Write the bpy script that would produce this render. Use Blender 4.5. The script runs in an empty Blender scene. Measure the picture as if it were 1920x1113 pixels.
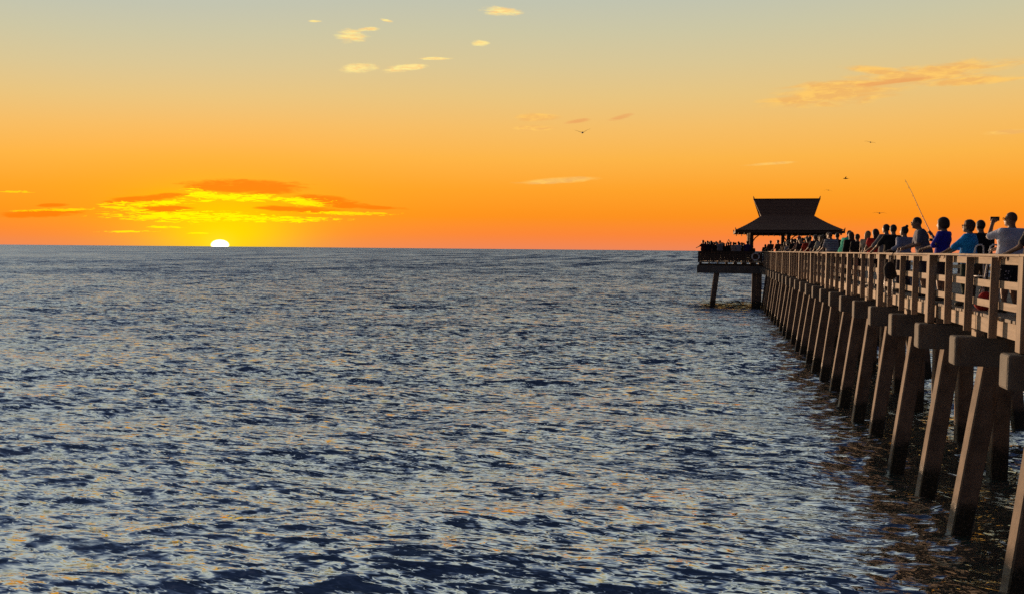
import bpy, bmesh, math, random
import numpy as np
from mathutils import Vector, Matrix

random.seed(7)
rng = np.random.default_rng(11)
sc = bpy.context.scene
COL = sc.collection
R = math.radians
EYE = 5.5                       # metres above the water

# ------------------------------------------------------------------ camera
cam_d = bpy.data.cameras.new('camera')
cam = bpy.data.objects.new('camera', cam_d)
COL.objects.link(cam)
cam_d.sensor_width = 36.0
cam_d.lens = 36.0 * 1600.0 / 1920.0
cam_d.clip_start = 0.1
cam_d.clip_end = 90000.0
rot = Matrix(((0.9733785, -0.0214080, 0.2282016),
              (0.2290313, 0.0522459, -0.9720160),
              (0.0088863, 0.9984048, 0.0557581)))
cam.matrix_world = Matrix.Translation((0, 0, EYE)) @ rot.to_4x4()
sc.camera = cam

# ------------------------------------------------------------------ exposure
sc.view_settings.view_transform = 'Standard'
sc.view_settings.look = 'None'
sc.view_settings.gamma = 1.0
sc.view_settings.exposure = 0.0
sc.view_settings.use_curve_mapping = False
sc.render.engine = 'CYCLES'
try:
    sc.cycles.max_bounces = 6
    sc.cycles.use_denoising = False
    sc.cycles.sample_clamp_indirect = 4.0
except Exception:
    pass

# ------------------------------------------------------------------ sun
SUN_AZ = 32.10                  # degrees left of the pier axis (+Y)
SUN_EL = -0.0009                # half set: its centre sits on the sea horizon
sun_d = bpy.data.lights.new('sun', 'SUN')
sun_d.energy = 4.2
sun_d.angle = R(0.0005)
sun_d.color = (1.0, 0.64, 0.38)
sun = bpy.data.objects.new('sun', sun_d)
COL.objects.link(sun)
sdir = Vector((-math.sin(R(SUN_AZ)) * math.cos(R(SUN_EL)), math.cos(R(SUN_AZ)) * math.cos(R(SUN_EL)), math.sin(R(SUN_EL))))
sun.rotation_euler = sdir.to_track_quat('Z', 'Y').to_euler()
sun.location = sdir * 60 + Vector((0, 0, 20))


def lin(r, g, b):
    f = lambda c: (c / 255 / 12.92) if c / 255 <= 0.04045 else ((c / 255 + 0.055) / 1.055) ** 2.4
    return (f(r), f(g), f(b), 1.0)


# ------------------------------------------------------------------ node helper
class NT:
    def __init__(s, tree):
        s.t = tree

    def new(s, kind, **kw):
        n = s.t.nodes.new(kind)
        for k, v in kw.items():
            setattr(n, k, v)
        return n

    def put(s, sock, v):
        if isinstance(v, bpy.types.NodeSocket):
            s.t.links.new(v, sock)
        else:
            sock.default_value = v

    def m(s, op, a, b=None, c=None, clamp=False):
        n = s.new('ShaderNodeMath', operation=op, use_clamp=clamp)
        s.put(n.inputs[0], a)
        if b is not None:
            s.put(n.inputs[1], b)
        if c is not None:
            s.put(n.inputs[2], c)
        return n.outputs[0]

    def mix(s, f, a, b):
        n = s.new('ShaderNodeMix', data_type='RGBA')
        s.put(n.inputs[0], f)
        s.put(n.inputs[6], a)
        s.put(n.inputs[7], b)
        return n.outputs[2]

    def smooth(s, x, lo, hi):
        n = s.new('ShaderNodeMapRange', interpolation_type='SMOOTHSTEP')
        s.put(n.inputs[0], x)
        n.inputs[1].default_value = lo
        n.inputs[2].default_value = hi
        n.inputs[3].default_value = 0.0
        n.inputs[4].default_value = 1.0
        return n.outputs[0]

    def ramp(s, x, stops, interp='LINEAR'):
        n = s.new('ShaderNodeValToRGB')
        cr = n.color_ramp
        cr.interpolation = interp
        while len(cr.elements) < len(stops):
            cr.elements.new(0.5)
        for e, (p, c) in zip(cr.elements, stops):
            e.position = p
        for e, (p, c) in zip(cr.elements, stops):
            e.position = p
            e.color = c
        s.put(n.inputs[0], x)
        return n.outputs[0]

    def xyz(s, x, y, z):
        n = s.new('ShaderNodeCombineXYZ')
        s.put(n.inputs[0], x)
        s.put(n.inputs[1], y)
        s.put(n.inputs[2], z)
        return n.outputs[0]

    def noise(s, vec, scale, detail=4.0, rough=0.55, dist=0.0):
        n = s.new('ShaderNodeTexNoise')
        s.put(n.inputs['Vector'], vec)
        n.inputs['Scale'].default_value = scale
        n.inputs['Detail'].default_value = detail
        n.inputs['Roughness'].default_value = rough
        n.inputs['Distortion'].default_value = dist
        return n.outputs[0]


# ------------------------------------------------------------------ sky (world)
world = bpy.data.worlds.new('World')
sc.world = world
world.use_nodes = True
wt = world.node_tree
wt.nodes.clear()
W = NT(wt)
tc = W.new('ShaderNodeTexCoord')
sep = W.new('ShaderNodeSeparateXYZ')
wt.links.new(tc.outputs['Generated'], sep.inputs[0])
dx, dy, dz = sep.outputs
el = W.m('MULTIPLY', W.m('ARCSINE', dz), 57.29578)
# bearing to the right of the sun, degrees
sa = R(SUN_AZ)
fwd = W.m('ADD', W.m('MULTIPLY', dx, -math.sin(sa)), W.m('MULTIPLY', dy, math.cos(sa)))
rgt = W.m('ADD', W.m('MULTIPLY', dx, math.cos(sa)), W.m('MULTIPLY', dy, math.sin(sa)))
az = W.m('MULTIPLY', W.m('ARCTAN2', rgt, fwd), 57.29578)

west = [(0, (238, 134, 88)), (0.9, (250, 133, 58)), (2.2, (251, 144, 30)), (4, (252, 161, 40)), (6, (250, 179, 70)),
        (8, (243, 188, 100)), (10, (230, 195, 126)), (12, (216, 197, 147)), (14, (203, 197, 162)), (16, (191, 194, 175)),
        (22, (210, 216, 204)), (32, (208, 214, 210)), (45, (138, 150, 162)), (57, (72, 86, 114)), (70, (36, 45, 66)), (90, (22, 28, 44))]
east = [(0, (52, 46, 54)), (6, (64, 54, 62)), (14, (64, 58, 70)), (30, (50, 56, 76)), (60, (30, 40, 64)), (90, (18, 26, 46))]
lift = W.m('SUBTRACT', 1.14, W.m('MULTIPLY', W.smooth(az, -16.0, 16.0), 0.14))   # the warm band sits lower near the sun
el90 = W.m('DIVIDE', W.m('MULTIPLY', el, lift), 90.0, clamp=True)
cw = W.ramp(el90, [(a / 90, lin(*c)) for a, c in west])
ce = W.ramp(el90, [(a / 90, lin(*c)) for a, c in east])
# cosine of the bearing difference decides between the sunset side and the dusk side
cosd = W.m('COSINE', W.m('DIVIDE', az, 57.29578))
wfac = W.smooth(cosd, 0.10, 0.62)
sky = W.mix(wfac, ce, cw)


def gauss(u0, v0, su, sv):
    a = W.m('POWER', W.m('DIVIDE', W.m('SUBTRACT', az, u0), su), 2.0)
    b = W.m('POWER', W.m('DIVIDE', W.m('SUBTRACT', el, v0), sv), 2.0)
    return W.m('EXPONENT', W.m('MULTIPLY', W.m('ADD', a, b), -1.0))


sky = W.mix(W.m('MULTIPLY', gauss(0, 2.6, 11.0, 3.6), 0.6), sky, lin(255, 168, 12))
sky = W.mix(W.m('MULTIPLY', gauss(0.3, 0.9, 4.4, 2.2), 1.0), sky, lin(255, 218, 0))

# cloud shapes: (bearing, elevation, half width, half height, slope), degrees
CL = {
 'dark': [(1.57, 3.80, 4.4, 0.50, 0.0), (-4.38, 2.88, 2.7, 0.24, 0.138), (7.0, 3.03, 2.6, 0.33, -0.139), (8.9, 2.66, 3.0, 0.15, -0.018),
          (-9.97, 1.82, 2.3, 0.26, 0.073), (-9.24, 2.34, 1.0, 0.12, 0.066), (5.0, 2.45, 3.0, 0.22, -0.02), (-3.2, 2.25, 2.0, 0.22, 0.02)],
 'yellow': [(1.15, 3.12, 4.3, 0.27, 0.0), (-2.57, 1.84, 4.2, 0.42, 0.01), (3.59, 1.78, 4.6, 0.22, 0.014), (-4.05, 2.60, 3.2, 0.2, 0.05),
            (7.8, 2.24, 3.6, 0.17, 0.0), (-1.0, 3.2, 1.3, 0.45, -0.1), (5.2, 2.95, 2.2, 0.3, -0.05), (0.8, 1.95, 2.6, 0.32, 0.0), (-5.5, 2.3, 1.9, 0.2, -0.08),
            (-3.2, 1.15, 1.0, 0.1, 0.0), (-5.4, 0.85, 1.8, 0.07, 0.03), (-1.2, 0.82, 1.0, 0.07, 0.0), (-9.4, 2.05, 2.6, 0.1, 0.06), (-11.19, 3.04, 0.9, 0.07, 0.04)],
 'pale': [(8.35, 13.52, 1.25, 0.5, 0.098), (9.24, 13.92, 0.9, 0.16, 0.072), (8.76, 11.53, 1.6, 0.34, 0.044), (11.59, 11.62, 1.7, 0.28, 0.141),
          (17.96, 15.30, 1.5, 0.36, -0.063), (16.59, 13.31, 0.7, 0.22, -0.014), (10.47, 14.52, 0.5, 0.1, -0.15), (5.95, 14.23, 0.5, 0.08, 0.06), (13.6, 12.3, 1.3, 0.1, 0.03)],
 'wisp': [(39.6, 9.85, 4.8, 0.85, 0.09), (41.95, 10.88, 2.3, 0.26, -0.165), (44.6, 10.5, 4.4, 0.6, 0.06), (46.27, 10.0, 3.6, 0.26, -0.02),
          (20.52, 8.67, 1.5, 0.26, 0.02), (20.38, 7.98, 1.5, 0.17, 0.0), (21.87, 4.58, 2.7, 0.21, 0.057), (48.74, 6.95, 1.4, 0.15, 0.016), (35.55, 5.57, 1.7, 0.1, 0.049)],
 'red': [(26.01, 8.68, 0.95, 0.2, 0.196), (23.10, 8.44, 1.0, 0.16, 0.109), (42.3, 10.2, 2.6, 0.2, 0.05)],
}


def cloud_mask(key):
    out = None
    for u0, v0, hu, hv, t in CL[key]:
        du = W.m('SUBTRACT', az, u0)
        a = W.m('POWER', W.m('DIVIDE', du, hu), 2.0)
        dv = W.m('SUBTRACT', W.m('SUBTRACT', el, v0), W.m('MULTIPLY', du, t))
        b = W.m('POWER', W.m('DIVIDE', dv, hv), 2.0)
        q = W.m('SUBTRACT', 1.0, W.m('ADD', a, b))
        out = q if out is None else W.m('MAXIMUM', out, q)
    return W.m('MAXIMUM', out, -1.0)


def cl_noise(su, sv, seed, scale=1.0, detail=6.0, rough=0.62, dist=0.4):
    return W.noise(W.xyz(W.m('MULTIPLY', az, su), W.m('MULTIPLY', el, sv), seed), scale, detail, rough, dist)


n1 = cl_noise(0.55, 3.0, 3.1)
n2 = cl_noise(1.0, 8.0, 9.7, rough=0.68, dist=1.1)
n3 = cl_noise(0.9, 3.2, 17.3)
n4 = cl_noise(0.35, 2.2, 23.9, rough=0.6, dist=0.8)


def dens(key, n, amp, lo, hi):
    return W.smooth(W.m('ADD', cloud_mask(key), W.m('MULTIPLY', W.m('SUBTRACT', n, 0.5), amp)), lo, hi)


CL['bank'] = [(1.2, 2.75, 8.6, 1.15, -0.01)]
sky = W.mix(W.m('MULTIPLY', dens('bank', n1, 1.6, 0.0, 0.7), 0.55), sky, W.mix(gauss(0.3, 2.0, 5.5, 3.0), lin(255, 150, 8), lin(255, 196, 0)))
sky = W.mix(W.m('MULTIPLY', dens('dark', n1, 2.8, -0.1, 0.75), 0.9), sky, lin(254, 124, 10))
sky = W.mix(W.m('MULTIPLY', dens('wisp', n4, 2.8, -0.35, 0.9), 0.9), sky, W.mix(W.smooth(n3, 0.4, 0.62), lin(240, 180, 98), lin(255, 200, 100)))
sky = W.mix(W.m('MULTIPLY', dens('red', n4, 2.6, 0.0, 1.0), 0.7), sky, lin(232, 158, 92))
yel = dens('yellow', n2, 6.2, 0.40, 0.85)
yfac = W.m('MULTIPLY', yel, W.m('ADD', 0.45, W.m('MULTIPLY', gauss(0.5, 2.0, 7.0, 4.0), 0.75)), clamp=True)
sky = W.mix(yfac, sky, lin(255, 244, 4))
pd = dens('pale', n3, 2.4, 0.0, 1.0)
sky = W.mix(W.m('MULTIPLY', pd, 0.95), sky, W.mix(W.smooth(n2, 0.35, 0.62), lin(253, 205, 130), lin(255, 236, 150)))
# the sun's own disc, flattened by refraction, half set
du = W.m('DIVIDE', az, 0.50)
dv = W.m('DIVIDE', W.m('SUBTRACT', el, 0.09), 0.31)
rr = W.m('SQRT', W.m('ADD', W.m('POWER', du, 2.0), W.m('POWER', dv, 2.0)))
disc = W.m('SUBTRACT', 1.0, W.smooth(rr, 0.80, 1.18))
sky = W.mix(W.m('MULTIPLY', gauss(0, 0.1, 1.0, 0.7), 0.85), sky, lin(255, 226, 40))
sky = W.mix(disc, sky, (9.0, 6.5, 3.0, 1.0))
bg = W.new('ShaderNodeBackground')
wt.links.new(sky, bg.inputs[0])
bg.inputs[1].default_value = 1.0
nish = W.new('ShaderNodeTexSky', sky_type='NISHITA')
nish.sun_disc = False
nish.sun_elevation = R(max(SUN_EL, 0.0))
nish.sun_rotation = R(-SUN_AZ)
nish.altitude = 5.0
nish.dust_density = 2.0
bg2 = W.new('ShaderNodeBackground')
wt.links.new(nish.outputs[0], bg2.inputs[0])
bg2.inputs[1].default_value = 0.012
addw = W.new('ShaderNodeAddShader')
wt.links.new(bg.outputs[0], addw.inputs[0])
wt.links.new(bg2.outputs[0], addw.inputs[1])
wo = W.new('ShaderNodeOutputWorld')
wt.links.new(addw.outputs[0], wo.inputs[0])
world.cycles.sampling_method = 'MANUAL'
world.cycles.sample_map_resolution = 1024


# ------------------------------------------------------------------ materials
def material(name):
    m = bpy.data.materials.new(name)
    m.use_nodes = True
    nt = m.node_tree
    nt.nodes.clear()
    k = NT(nt)
    out = k.new('ShaderNodeOutputMaterial')
    p = k.new('ShaderNodeBsdfPrincipled')
    nt.links.new(p.outputs[0], out.inputs[0])
    return m, k, p


def bump(k, p, h, strength, dist):
    b = k.new('ShaderNodeBump')
    b.inputs['Strength'].default_value = strength
    b.inputs['Distance'].default_value = dist
    k.put(b.inputs['Height'], h)
    k.t.links.new(b.outputs[0], p.inputs['Normal'])


def obj_coord(k):
    return k.new('ShaderNodeTexCoord').outputs['Object']


def world_coord(k):
    return k.new('ShaderNodeNewGeometry').outputs['Position']


def scaled(k, v, s):
    n = k.new('ShaderNodeVectorMath', operation='MULTIPLY')
    k.put(n.inputs[0], v)
    n.inputs[1].default_value = s
    return n.outputs[0]


def wood(name, c1, c2, axis, rough=0.8):
    m, k, p = material(name)
    s = [9.0, 9.0, 9.0]
    s[axis] = 0.7
    v = world_coord(k)
    g = k.noise(scaled(k, v, s), 2.4, 5.0, 0.65, 0.6)
    b = k.noise(v, 1.1, 4.0, 0.6)
    c = k.mix(k.smooth(g, 0.3, 0.7), c1, c2)
    c = k.mix(k.m('MULTIPLY', k.smooth(b, 0.52, 0.75), 0.55), c, tuple(x * 0.35 for x in c1[:3]) + (1,))
    k.put(p.inputs['Base Color'], c)
    p.inputs['Roughness'].default_value = rough
    bump(k, p, g, 0.6, 0.012)
    return m


def concrete(name, c1, c2, tide=False):
    m, k, p = material(name)
    v = world_coord(k)
    a = k.noise(v, 1.6, 6.0, 0.62)
    b = k.noise(scaled(k, v, (6, 6, 0.7)), 1.3, 4.0, 0.6)
    f = k.noise(v, 38.0, 3.0, 0.6)
    c = k.mix(k.smooth(a, 0.32, 0.7), c1, c2)
    c = k.mix(k.m('MULTIPLY', k.smooth(b, 0.52, 0.72), 0.5), c, (0.16, 0.085, 0.035, 1))     # rust runs
    if tide:
        z = k.new('ShaderNodeSeparateXYZ')
        k.t.links.new(v, z.inputs[0])
        h = k.m('ADD', z.outputs[2], k.m('ADD', k.m('MULTIPLY', k.m('SUBTRACT', a, 0.5), 0.7), k.m('MULTIPLY', k.m('SUBTRACT', f, 0.5), 0.35)))
        wet = k.m('SUBTRACT', 1.0, k.smooth(h, 0.50, 0.78))
        c = k.mix(wet, c, k.mix(k.smooth(k.noise(v, 26.0, 2.0, 0.5), 0.56, 0.7), (0.014, 0.017, 0.009, 1), (0.11, 0.10, 0.08, 1)))                                       # barnacle and weed band
        k.put(p.inputs['Roughness'], k.m('SUBTRACT', 0.85, k.m('MULTIPLY', wet, 0.45)))
    else:
        p.inputs['Roughness'].default_value = 0.85
    k.put(p.inputs['Base Color'], c)
    bump(k, p, k.m('ADD', f, k.m('MULTIPLY', a, 2.0)), 0.5, 0.02)
    return m


def cloth(name, c, weave=55.0, dots=None, stripes=None):
    m, k, p = material(name)
    v = obj_coord(k)
    n = k.noise(v, 7.0, 4.0, 0.6)
    c = tuple(c[:3]) + (1.0,)
    col = k.mix(k.smooth(n, 0.3, 0.75), tuple(x * 0.78 for x in c[:3]) + (1,), c)
    if dots:
        vn = k.new('ShaderNodeTexVoronoi')
        k.put(vn.inputs['Vector'], v)
        vn.inputs['Scale'].default_value = 16.0
        col = k.mix(k.m('LESS_THAN', vn.outputs['Distance'], 0.24), col, dots)
    if stripes:
        z = k.new('ShaderNodeSeparateXYZ')
        k.t.links.new(v, z.inputs[0])
        s = k.m('GREATER_THAN', k.m('SINE', k.m('MULTIPLY', z.outputs[2], 62.0)), 0.82)
        col = k.mix(s, col, stripes)
    k.put(p.inputs['Base Color'], col)
    p.inputs['Roughness'].default_value = 0.9
    bump(k, p, n, 0.8, 0.05)
    return m


def plain(name, c, rough=0.6, metal=0.0, nscale=14.0):
    m, k, p = material(name)
    n = k.noise(obj_coord(k), nscale, 3.0, 0.6)
    c = tuple(c[:3]) + (1.0,)
    k.put(p.inputs['Base Color'], k.mix(n, tuple(x * 0.7 for x in c[:3]) + (1,), tuple(min(1, x * 1.25) for x in c[:3]) + (1,)))
    p.inputs['Roughness'].default_value = rough
    p.inputs['Metallic'].default_value = metal
    bump(k, p, n, 0.2, 0.01)
    return m


M = {}
M['wood_y'] = wood('weathered_wood_along', (0.46, 0.36, 0.26, 1), (0.30, 0.23, 0.165, 1), 1)
M['wood_x'] = wood('weathered_wood_across', (0.34, 0.29, 0.23, 1), (0.22, 0.18, 0.14, 1), 0)
M['wood_z'] = wood('weathered_wood_upright', (0.42, 0.32, 0.23, 1), (0.26, 0.20, 0.14, 1), 2)
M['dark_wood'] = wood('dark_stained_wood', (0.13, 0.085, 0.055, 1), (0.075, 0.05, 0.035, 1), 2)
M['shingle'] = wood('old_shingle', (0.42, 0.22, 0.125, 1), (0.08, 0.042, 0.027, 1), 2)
M['cap'] = concrete('pile_cap_concrete', (0.185, 0.175, 0.152, 1), (0.12, 0.113, 0.10, 1))
M['pile'] = concrete('pile_concrete', (0.25, 0.19, 0.14, 1), (0.12, 0.092, 0.07, 1), tide=True)
M['steel'] = plain('dull_steel', (0.35, 0.35, 0.36), 0.4, 0.8)
M['black'] = plain('black_plastic', (0.02, 0.02, 0.022), 0.5)
M['white'] = plain('white_painted', (0.75, 0.75, 0.73), 0.45)
M['orange'] = plain('faded_orange', (0.55, 0.17, 0.05), 0.55)


# ------------------------------------------------------------------ mesh helpers
def link(o, parent=None):
    COL.objects.link(o)
    if parent is not None:
        o.parent = parent
    return o


def mesh_obj(name, verts, faces, mat, parent=None, smooth=False, loc=None):
    me = bpy.data.meshes.new(name)
    me.from_pydata([tuple(v) for v in verts], [], [tuple(f) for f in faces])
    if smooth:
        me.polygons.foreach_set('use_smooth', [True] * len(me.polygons))
    if mat is not None:
        me.materials.append(mat)
    me.update()
    o = bpy.data.objects.new(name, me)
    if loc is not None:
        o.location = loc
    return link(o, parent)


def from_mesh(name, me, parent=None, loc=(0, 0, 0), rz=0.0, kind=None):
    o = bpy.data.objects.new(name, me)
    o.location = loc
    o.rotation_euler = (0, 0, rz)
    if kind:
        o['kind'] = kind
    return link(o, parent)


def empty(name, loc, label, cat, group=None, rz=0.0):
    o = bpy.data.objects.new(name, None)
    o.empty_display_size = 0.2
    o.location = loc
    o.rotation_euler = (0, 0, rz)
    tag(o, label, cat, group)
    return link(o)


def tag(o, label, cat, group=None):
    o['label'] = label
    o['category'] = cat
    if group:
        o['group'] = group
    return o


def box_mesh(name, sx, sy, sz, mat, bev=0.006, seg=1):
    bm = bmesh.new()
    bmesh.ops.create_cube(bm, size=1.0)
    for v in bm.verts:
        v.co = Vector((v.co.x * sx, v.co.y * sy, v.co.z * sz))
    if bev:
        bmesh.ops.bevel(bm, geom=bm.edges[:], offset=bev, segments=seg, affect='EDGES', profile=0.5)
    me = bpy.data.meshes.new(name)
    bm.to_mesh(me)
    bm.free()
    me.materials.append(mat)
    return me


def tube(pts, rad, sides=8, cap=True):
    """verts/faces of a round tube through pts, radius list or number"""
    pts = [Vector(p) for p in pts]
    if not hasattr(rad, '__len__'):
        rad = [rad] * len(pts)
    V, F = [], []
    prev = None
    for i, p in enumerate(pts):
        t = (pts[min(i + 1, len(pts) - 1)] - pts[max(i - 1, 0)]).normalized()
        if prev is None:
            a = t.orthogonal().normalized()
        else:
            a = (prev - t * prev.dot(t)).normalized()
        prev = a
        b = t.cross(a)
        for s in range(sides):
            an = 2 * math.pi * s / sides
            V.append(p + (a * math.cos(an) + b * math.sin(an)) * rad[i])
    n = len(pts)
    for i in range(n - 1):
        for s in range(sides):
            s2 = (s + 1) % sides
            F.append((i * sides + s, i * sides + s2, (i + 1) * sides + s2, (i + 1) * sides + s))
    if cap:
        F.append(tuple(range(sides - 1, -1, -1)))
        F.append(tuple((n - 1) * sides + s for s in range(sides)))
    return V, F


def join(parts):
    V, F = [], []
    for v, f in parts:
        o = len(V)
        V += list(v)
        F += [tuple(i + o for i in q) for q in f]
    return V, F


def box_vf(x0, x1, y0, y1, z0, z1):
    V = [(x0, y0, z0), (x1, y0, z0), (x1, y1, z0), (x0, y1, z0), (x0, y0, z1), (x1, y0, z1), (x1, y1, z1), (x0, y1, z1)]
    F = [(3, 2, 1, 0), (4, 5, 6, 7), (0, 1, 5, 4), (1, 2, 6, 5), (2, 3, 7, 6), (3, 0, 4, 7)]
    return V, F


# ------------------------------------------------------------------ water
def build_water():
    fine = np.arange(R(-52), R(30), 0.0019)
    rest = np.linspace(R(30), R(308), 70)[1:]
    rest = rest[:-1]
    th = np.concatenate([fine, rest])
    rs = [1.0, 2.5, 4.0, 5.5, 7.0, 8.2]
    r = 9.2
    while r < 45000:
        rs.append(r)
        r += max(0.036, 0.0036 * r) if r < 420 else 0.035 * r
    rs = np.array(rs)
    dr = np.gradient(rs)
    nt_, nr = len(th), len(rs)
    X = (rs[:, None] * np.sin(th)[None, :]).astype(np.float64)
    Y = (rs[:, None] * np.cos(th)[None, :]).astype(np.float64)
    cell = np.maximum(dr, rs * 0.0021)
    Z = np.zeros_like(X)
    DX = np.zeros_like(X)
    DY = np.zeros_like(X)
    g = np.random.default_rng(5)
    # patches of rougher and calmer water
    gust = np.zeros_like(X)
    for i in range(9):
        lam = g.uniform(9, 42)
        a = g.uniform(0, 2 * math.pi)
        k = 2 * math.pi / lam
        gust += np.sin(k * (X * math.cos(a) * 0.55 + Y * math.sin(a)) + g.uniform(0, 6.28)) / 3.0
    gust = 1.0 + 0.42 * np.clip(gust, -1.3, 1.3)
    N = 190
    L0, L1 = 0.17, 10.0
    lams = np.exp(np.linspace(math.log(L0), math.log(L1), N)) * g.uniform(0.96, 1.04, N)
    octv = math.log2(L1 / L0) / N
    base = math.atan2(-0.985, 0.17)
    fw = lambda lam: (lambda t: t * t * (3 - 2 * t))(np.clip((lam / cell - 2.4) / 2.4, 0, 1))
    for lam in lams:
        k = 2 * math.pi / lam
        rms = 0.11 if lam < 0.35 else 0.095 if lam < 1.2 else 0.075 if lam < 3 else 0.056
        amp = math.sqrt(2 * rms * rms * octv) / k * g.uniform(0.6, 1.4)
        sp = R(18) if lam > 2 else R(26)
        d = base + g.normal(0, sp)
        w = fw(lam)
        rows = np.nonzero(w > 0.001)[0]
        ph0 = g.uniform(0, 2 * math.pi)
        if len(rows) == 0:
            continue
        i1 = rows.max() + 1
        ph = (k * (X[:i1] * math.cos(d) + Y[:i1] * math.sin(d)) + ph0).astype(np.float32)
        c, s = np.cos(ph), np.sin(ph)
        A = (amp * w[:i1])[:, None]
        if lam < 2.5:
            A = A * gust[:i1]
        Z[:i1] += A * c
        q = 0.8
        DX[:i1] -= q * A * math.cos(d) * s
        DY[:i1] -= q * A * math.sin(d) * s
    # confused wavelets thrown back by the piles
    near_pier = np.clip((X - 1.8) / 3.0, 0, 1) * np.clip((12.6 - X) / 2.0, 0, 1) * np.clip((75 - Y) / 20, 0, 1) * np.clip((Y - 2) / 4, 0, 1)
    jr = np.nonzero(rs < 90)[0].max()
    for lam in np.exp(g.uniform(math.log(0.3), math.log(1.7), 46)):
        k = 2 * math.pi / lam
        d = g.uniform(0, 2 * math.pi)
        w = fw(lam)[:jr]
        amp = math.sqrt(2 * 0.15 ** 2 / 46) / k
        ph = (k * (X[:jr] * math.cos(d) + Y[:jr] * math.sin(d)) + g.uniform(0, 6.28)).astype(np.float32)
        A = amp * w[:, None] * near_pier[:jr]
        Z[:jr] += A * np.cos(ph)
        sn = np.sin(ph)
        DX[:jr] -= 0.7 * A * math.cos(d) * sn
        DY[:jr] -= 0.7 * A * math.sin(d) * sn
    fade = np.clip((rs - 9.0) / 3.0, 0, 1)[:, None]
    fade = np.broadcast_to(fade, X.shape)
    co = np.stack([X + DX * fade, Y + DY * fade, Z], -1).reshape(-1, 3)
    # faces, closed all the way round
    i = np.arange(nr - 1)[:, None]
    j = np.arange(nt_)[None, :]
    j2 = (j + 1) % nt_
    a = i * nt_ + j
    b = i * nt_ + j2
    c = (i + 1) * nt_ + j2
    d = (i + 1) * nt_ + j
    q = np.stack(np.broadcast_arrays(a, d, c, b), -1).reshape(-1, 4)
    nv = len(co)
    co = np.vstack([co, [[0, 0, 0]]])
    me = bpy.data.meshes.new('water')
    tri = np.stack([np.full(nt_, nv), np.arange(nt_), (np.arange(nt_) + 1) % nt_], -1)[:, ::-1]
    me.vertices.add(len(co))
    me.vertices.foreach_set('co', co.astype(np.float32).ravel())
    loops = np.concatenate([q.ravel(), tri.ravel()]).astype(np.int32)
    me.loops.add(len(loops))
    me.loops.foreach_set('vertex_index', loops)
    nq, ntri = len(q), len(tri)
    me.polygons.add(nq + ntri)
    ls = np.concatenate([np.arange(nq) * 4, nq * 4 + np.arange(ntri) * 3]).astype(np.int32)
    me.polygons.foreach_set('loop_start', ls)
    me.polygons.foreach_set('use_smooth', np.ones(nq + ntri, dtype=bool))
    me.update(calc_edges=True)
    me.validate()
    # share of each ripple size that the mesh is too coarse to carry there
    for nm, lam in (('small_ripple', 0.26), ('ripple', 0.75), ('chop', 2.1), ('wave', 6.0)):
        at = me.attributes.new(nm, 'FLOAT', 'POINT')
        at.data.foreach_set('value', np.concatenate([np.repeat(1 - fw(lam), nt_), [0.0]]).astype(np.float32))

    at = me.attributes.new('far_sea', 'FLOAT', 'POINT')
    at.data.foreach_set('value', np.concatenate([np.repeat(np.clip((rs - 90) / 600, 0, 1) ** 0.6, nt_), [0.0]]).astype(np.float32))

    m, k, p = material('sea_water')
    v = world_coord(k)
    nrm = k.new('ShaderNodeNewGeometry').outputs['Normal']
    ats = {nm: k.new('ShaderNodeAttribute', attribute_name=nm).outputs['Fac'] for nm in ('small_ripple', 'ripple', 'chop', 'wave')}
    ats['gust'] = 1.0
    ats['far_sea'] = k.new('ShaderNodeAttribute', attribute_name='far_sea').outputs['Fac']
    tot = None

    def add_slope(sx_, sy_):
        nonlocal tot
        vec = k.xyz(sx_, sy_, 0.0)
        if tot is None:
            tot = vec
        else:
            a_ = k.new('ShaderNodeVectorMath', operation='ADD')
            k.put(a_.inputs[0], tot)
            k.put(a_.inputs[1], vec)
            tot = a_.outputs[0]

    # ripples too small for the mesh: irregular slopes, a little steeper on the shoreward side
    for nm, sc_, amp, det in (('small_ripple', 5.5, 2.3, 3.0), ('ripple', 1.6, 1.2, 3.0), ('chop', 0.6, 1.0, 3.0), ('wave', 0.17, 0.6, 3.0), ('gust', 0.045, 0.35, 4.0)):
        t = k.new('ShaderNodeTexNoise')
        k.put(t.inputs['Vector'], scaled(k, v, (0.34, 1.0, 1.0)))
        t.inputs['Scale'].default_value = sc_
        t.inputs['Detail'].default_value = det
        t.inputs['Roughness'].default_value = 0.55
        sx = k.new('ShaderNodeSeparateXYZ')
        k.t.links.new(t.outputs['Color'], sx.inputs[0])
        a = amp if nm == 'gust' else k.m('MULTIPLY', ats[nm] if nm != 'small_ripple' else k.m('MAXIMUM', ats[nm], 0.75), amp)
        add_slope(k.m('MULTIPLY', k.m('MULTIPLY', k.m('SUBTRACT', sx.outputs[0], 0.5), 0.55), a), k.m('MULTIPLY', k.m('SUBTRACT', sx.outputs[1], 0.555), a))
    # thin steep fronts of wind ripples, at every size from hand to boat length
    for sc_, amp, wdt, nm, seed in ((5.2, 0.34, 0.055, None, 3.0), (6.5, -0.40, 0.032, None, 5.0), (2.4, -0.34, 0.026, None, 17.0), (2.1, 0.34, 0.05, None, 7.0), (0.9, 0.34, 0.045, None, 11.0), (0.36, 0.36, 0.045, 'ripple', 23.0), (0.115, 0.30, 0.045, 'chop', 37.0), (0.034, 0.20, 0.05, 'chop', 51.0)):
        mp = k.new('ShaderNodeMapping')
        k.put(mp.inputs['Vector'], v)
        mp.inputs['Rotation'].default_value = (0, 0, R(7 + seed * 0.25))
        mp.inputs['Scale'].default_value = (0.26, 1.0, 1.0)
        mp.inputs['Location'].default_value = (seed, seed * 2.3, 0)
        n_ = k.noise(mp.outputs[0], sc_, 2.5, 0.55, 0.35)
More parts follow.
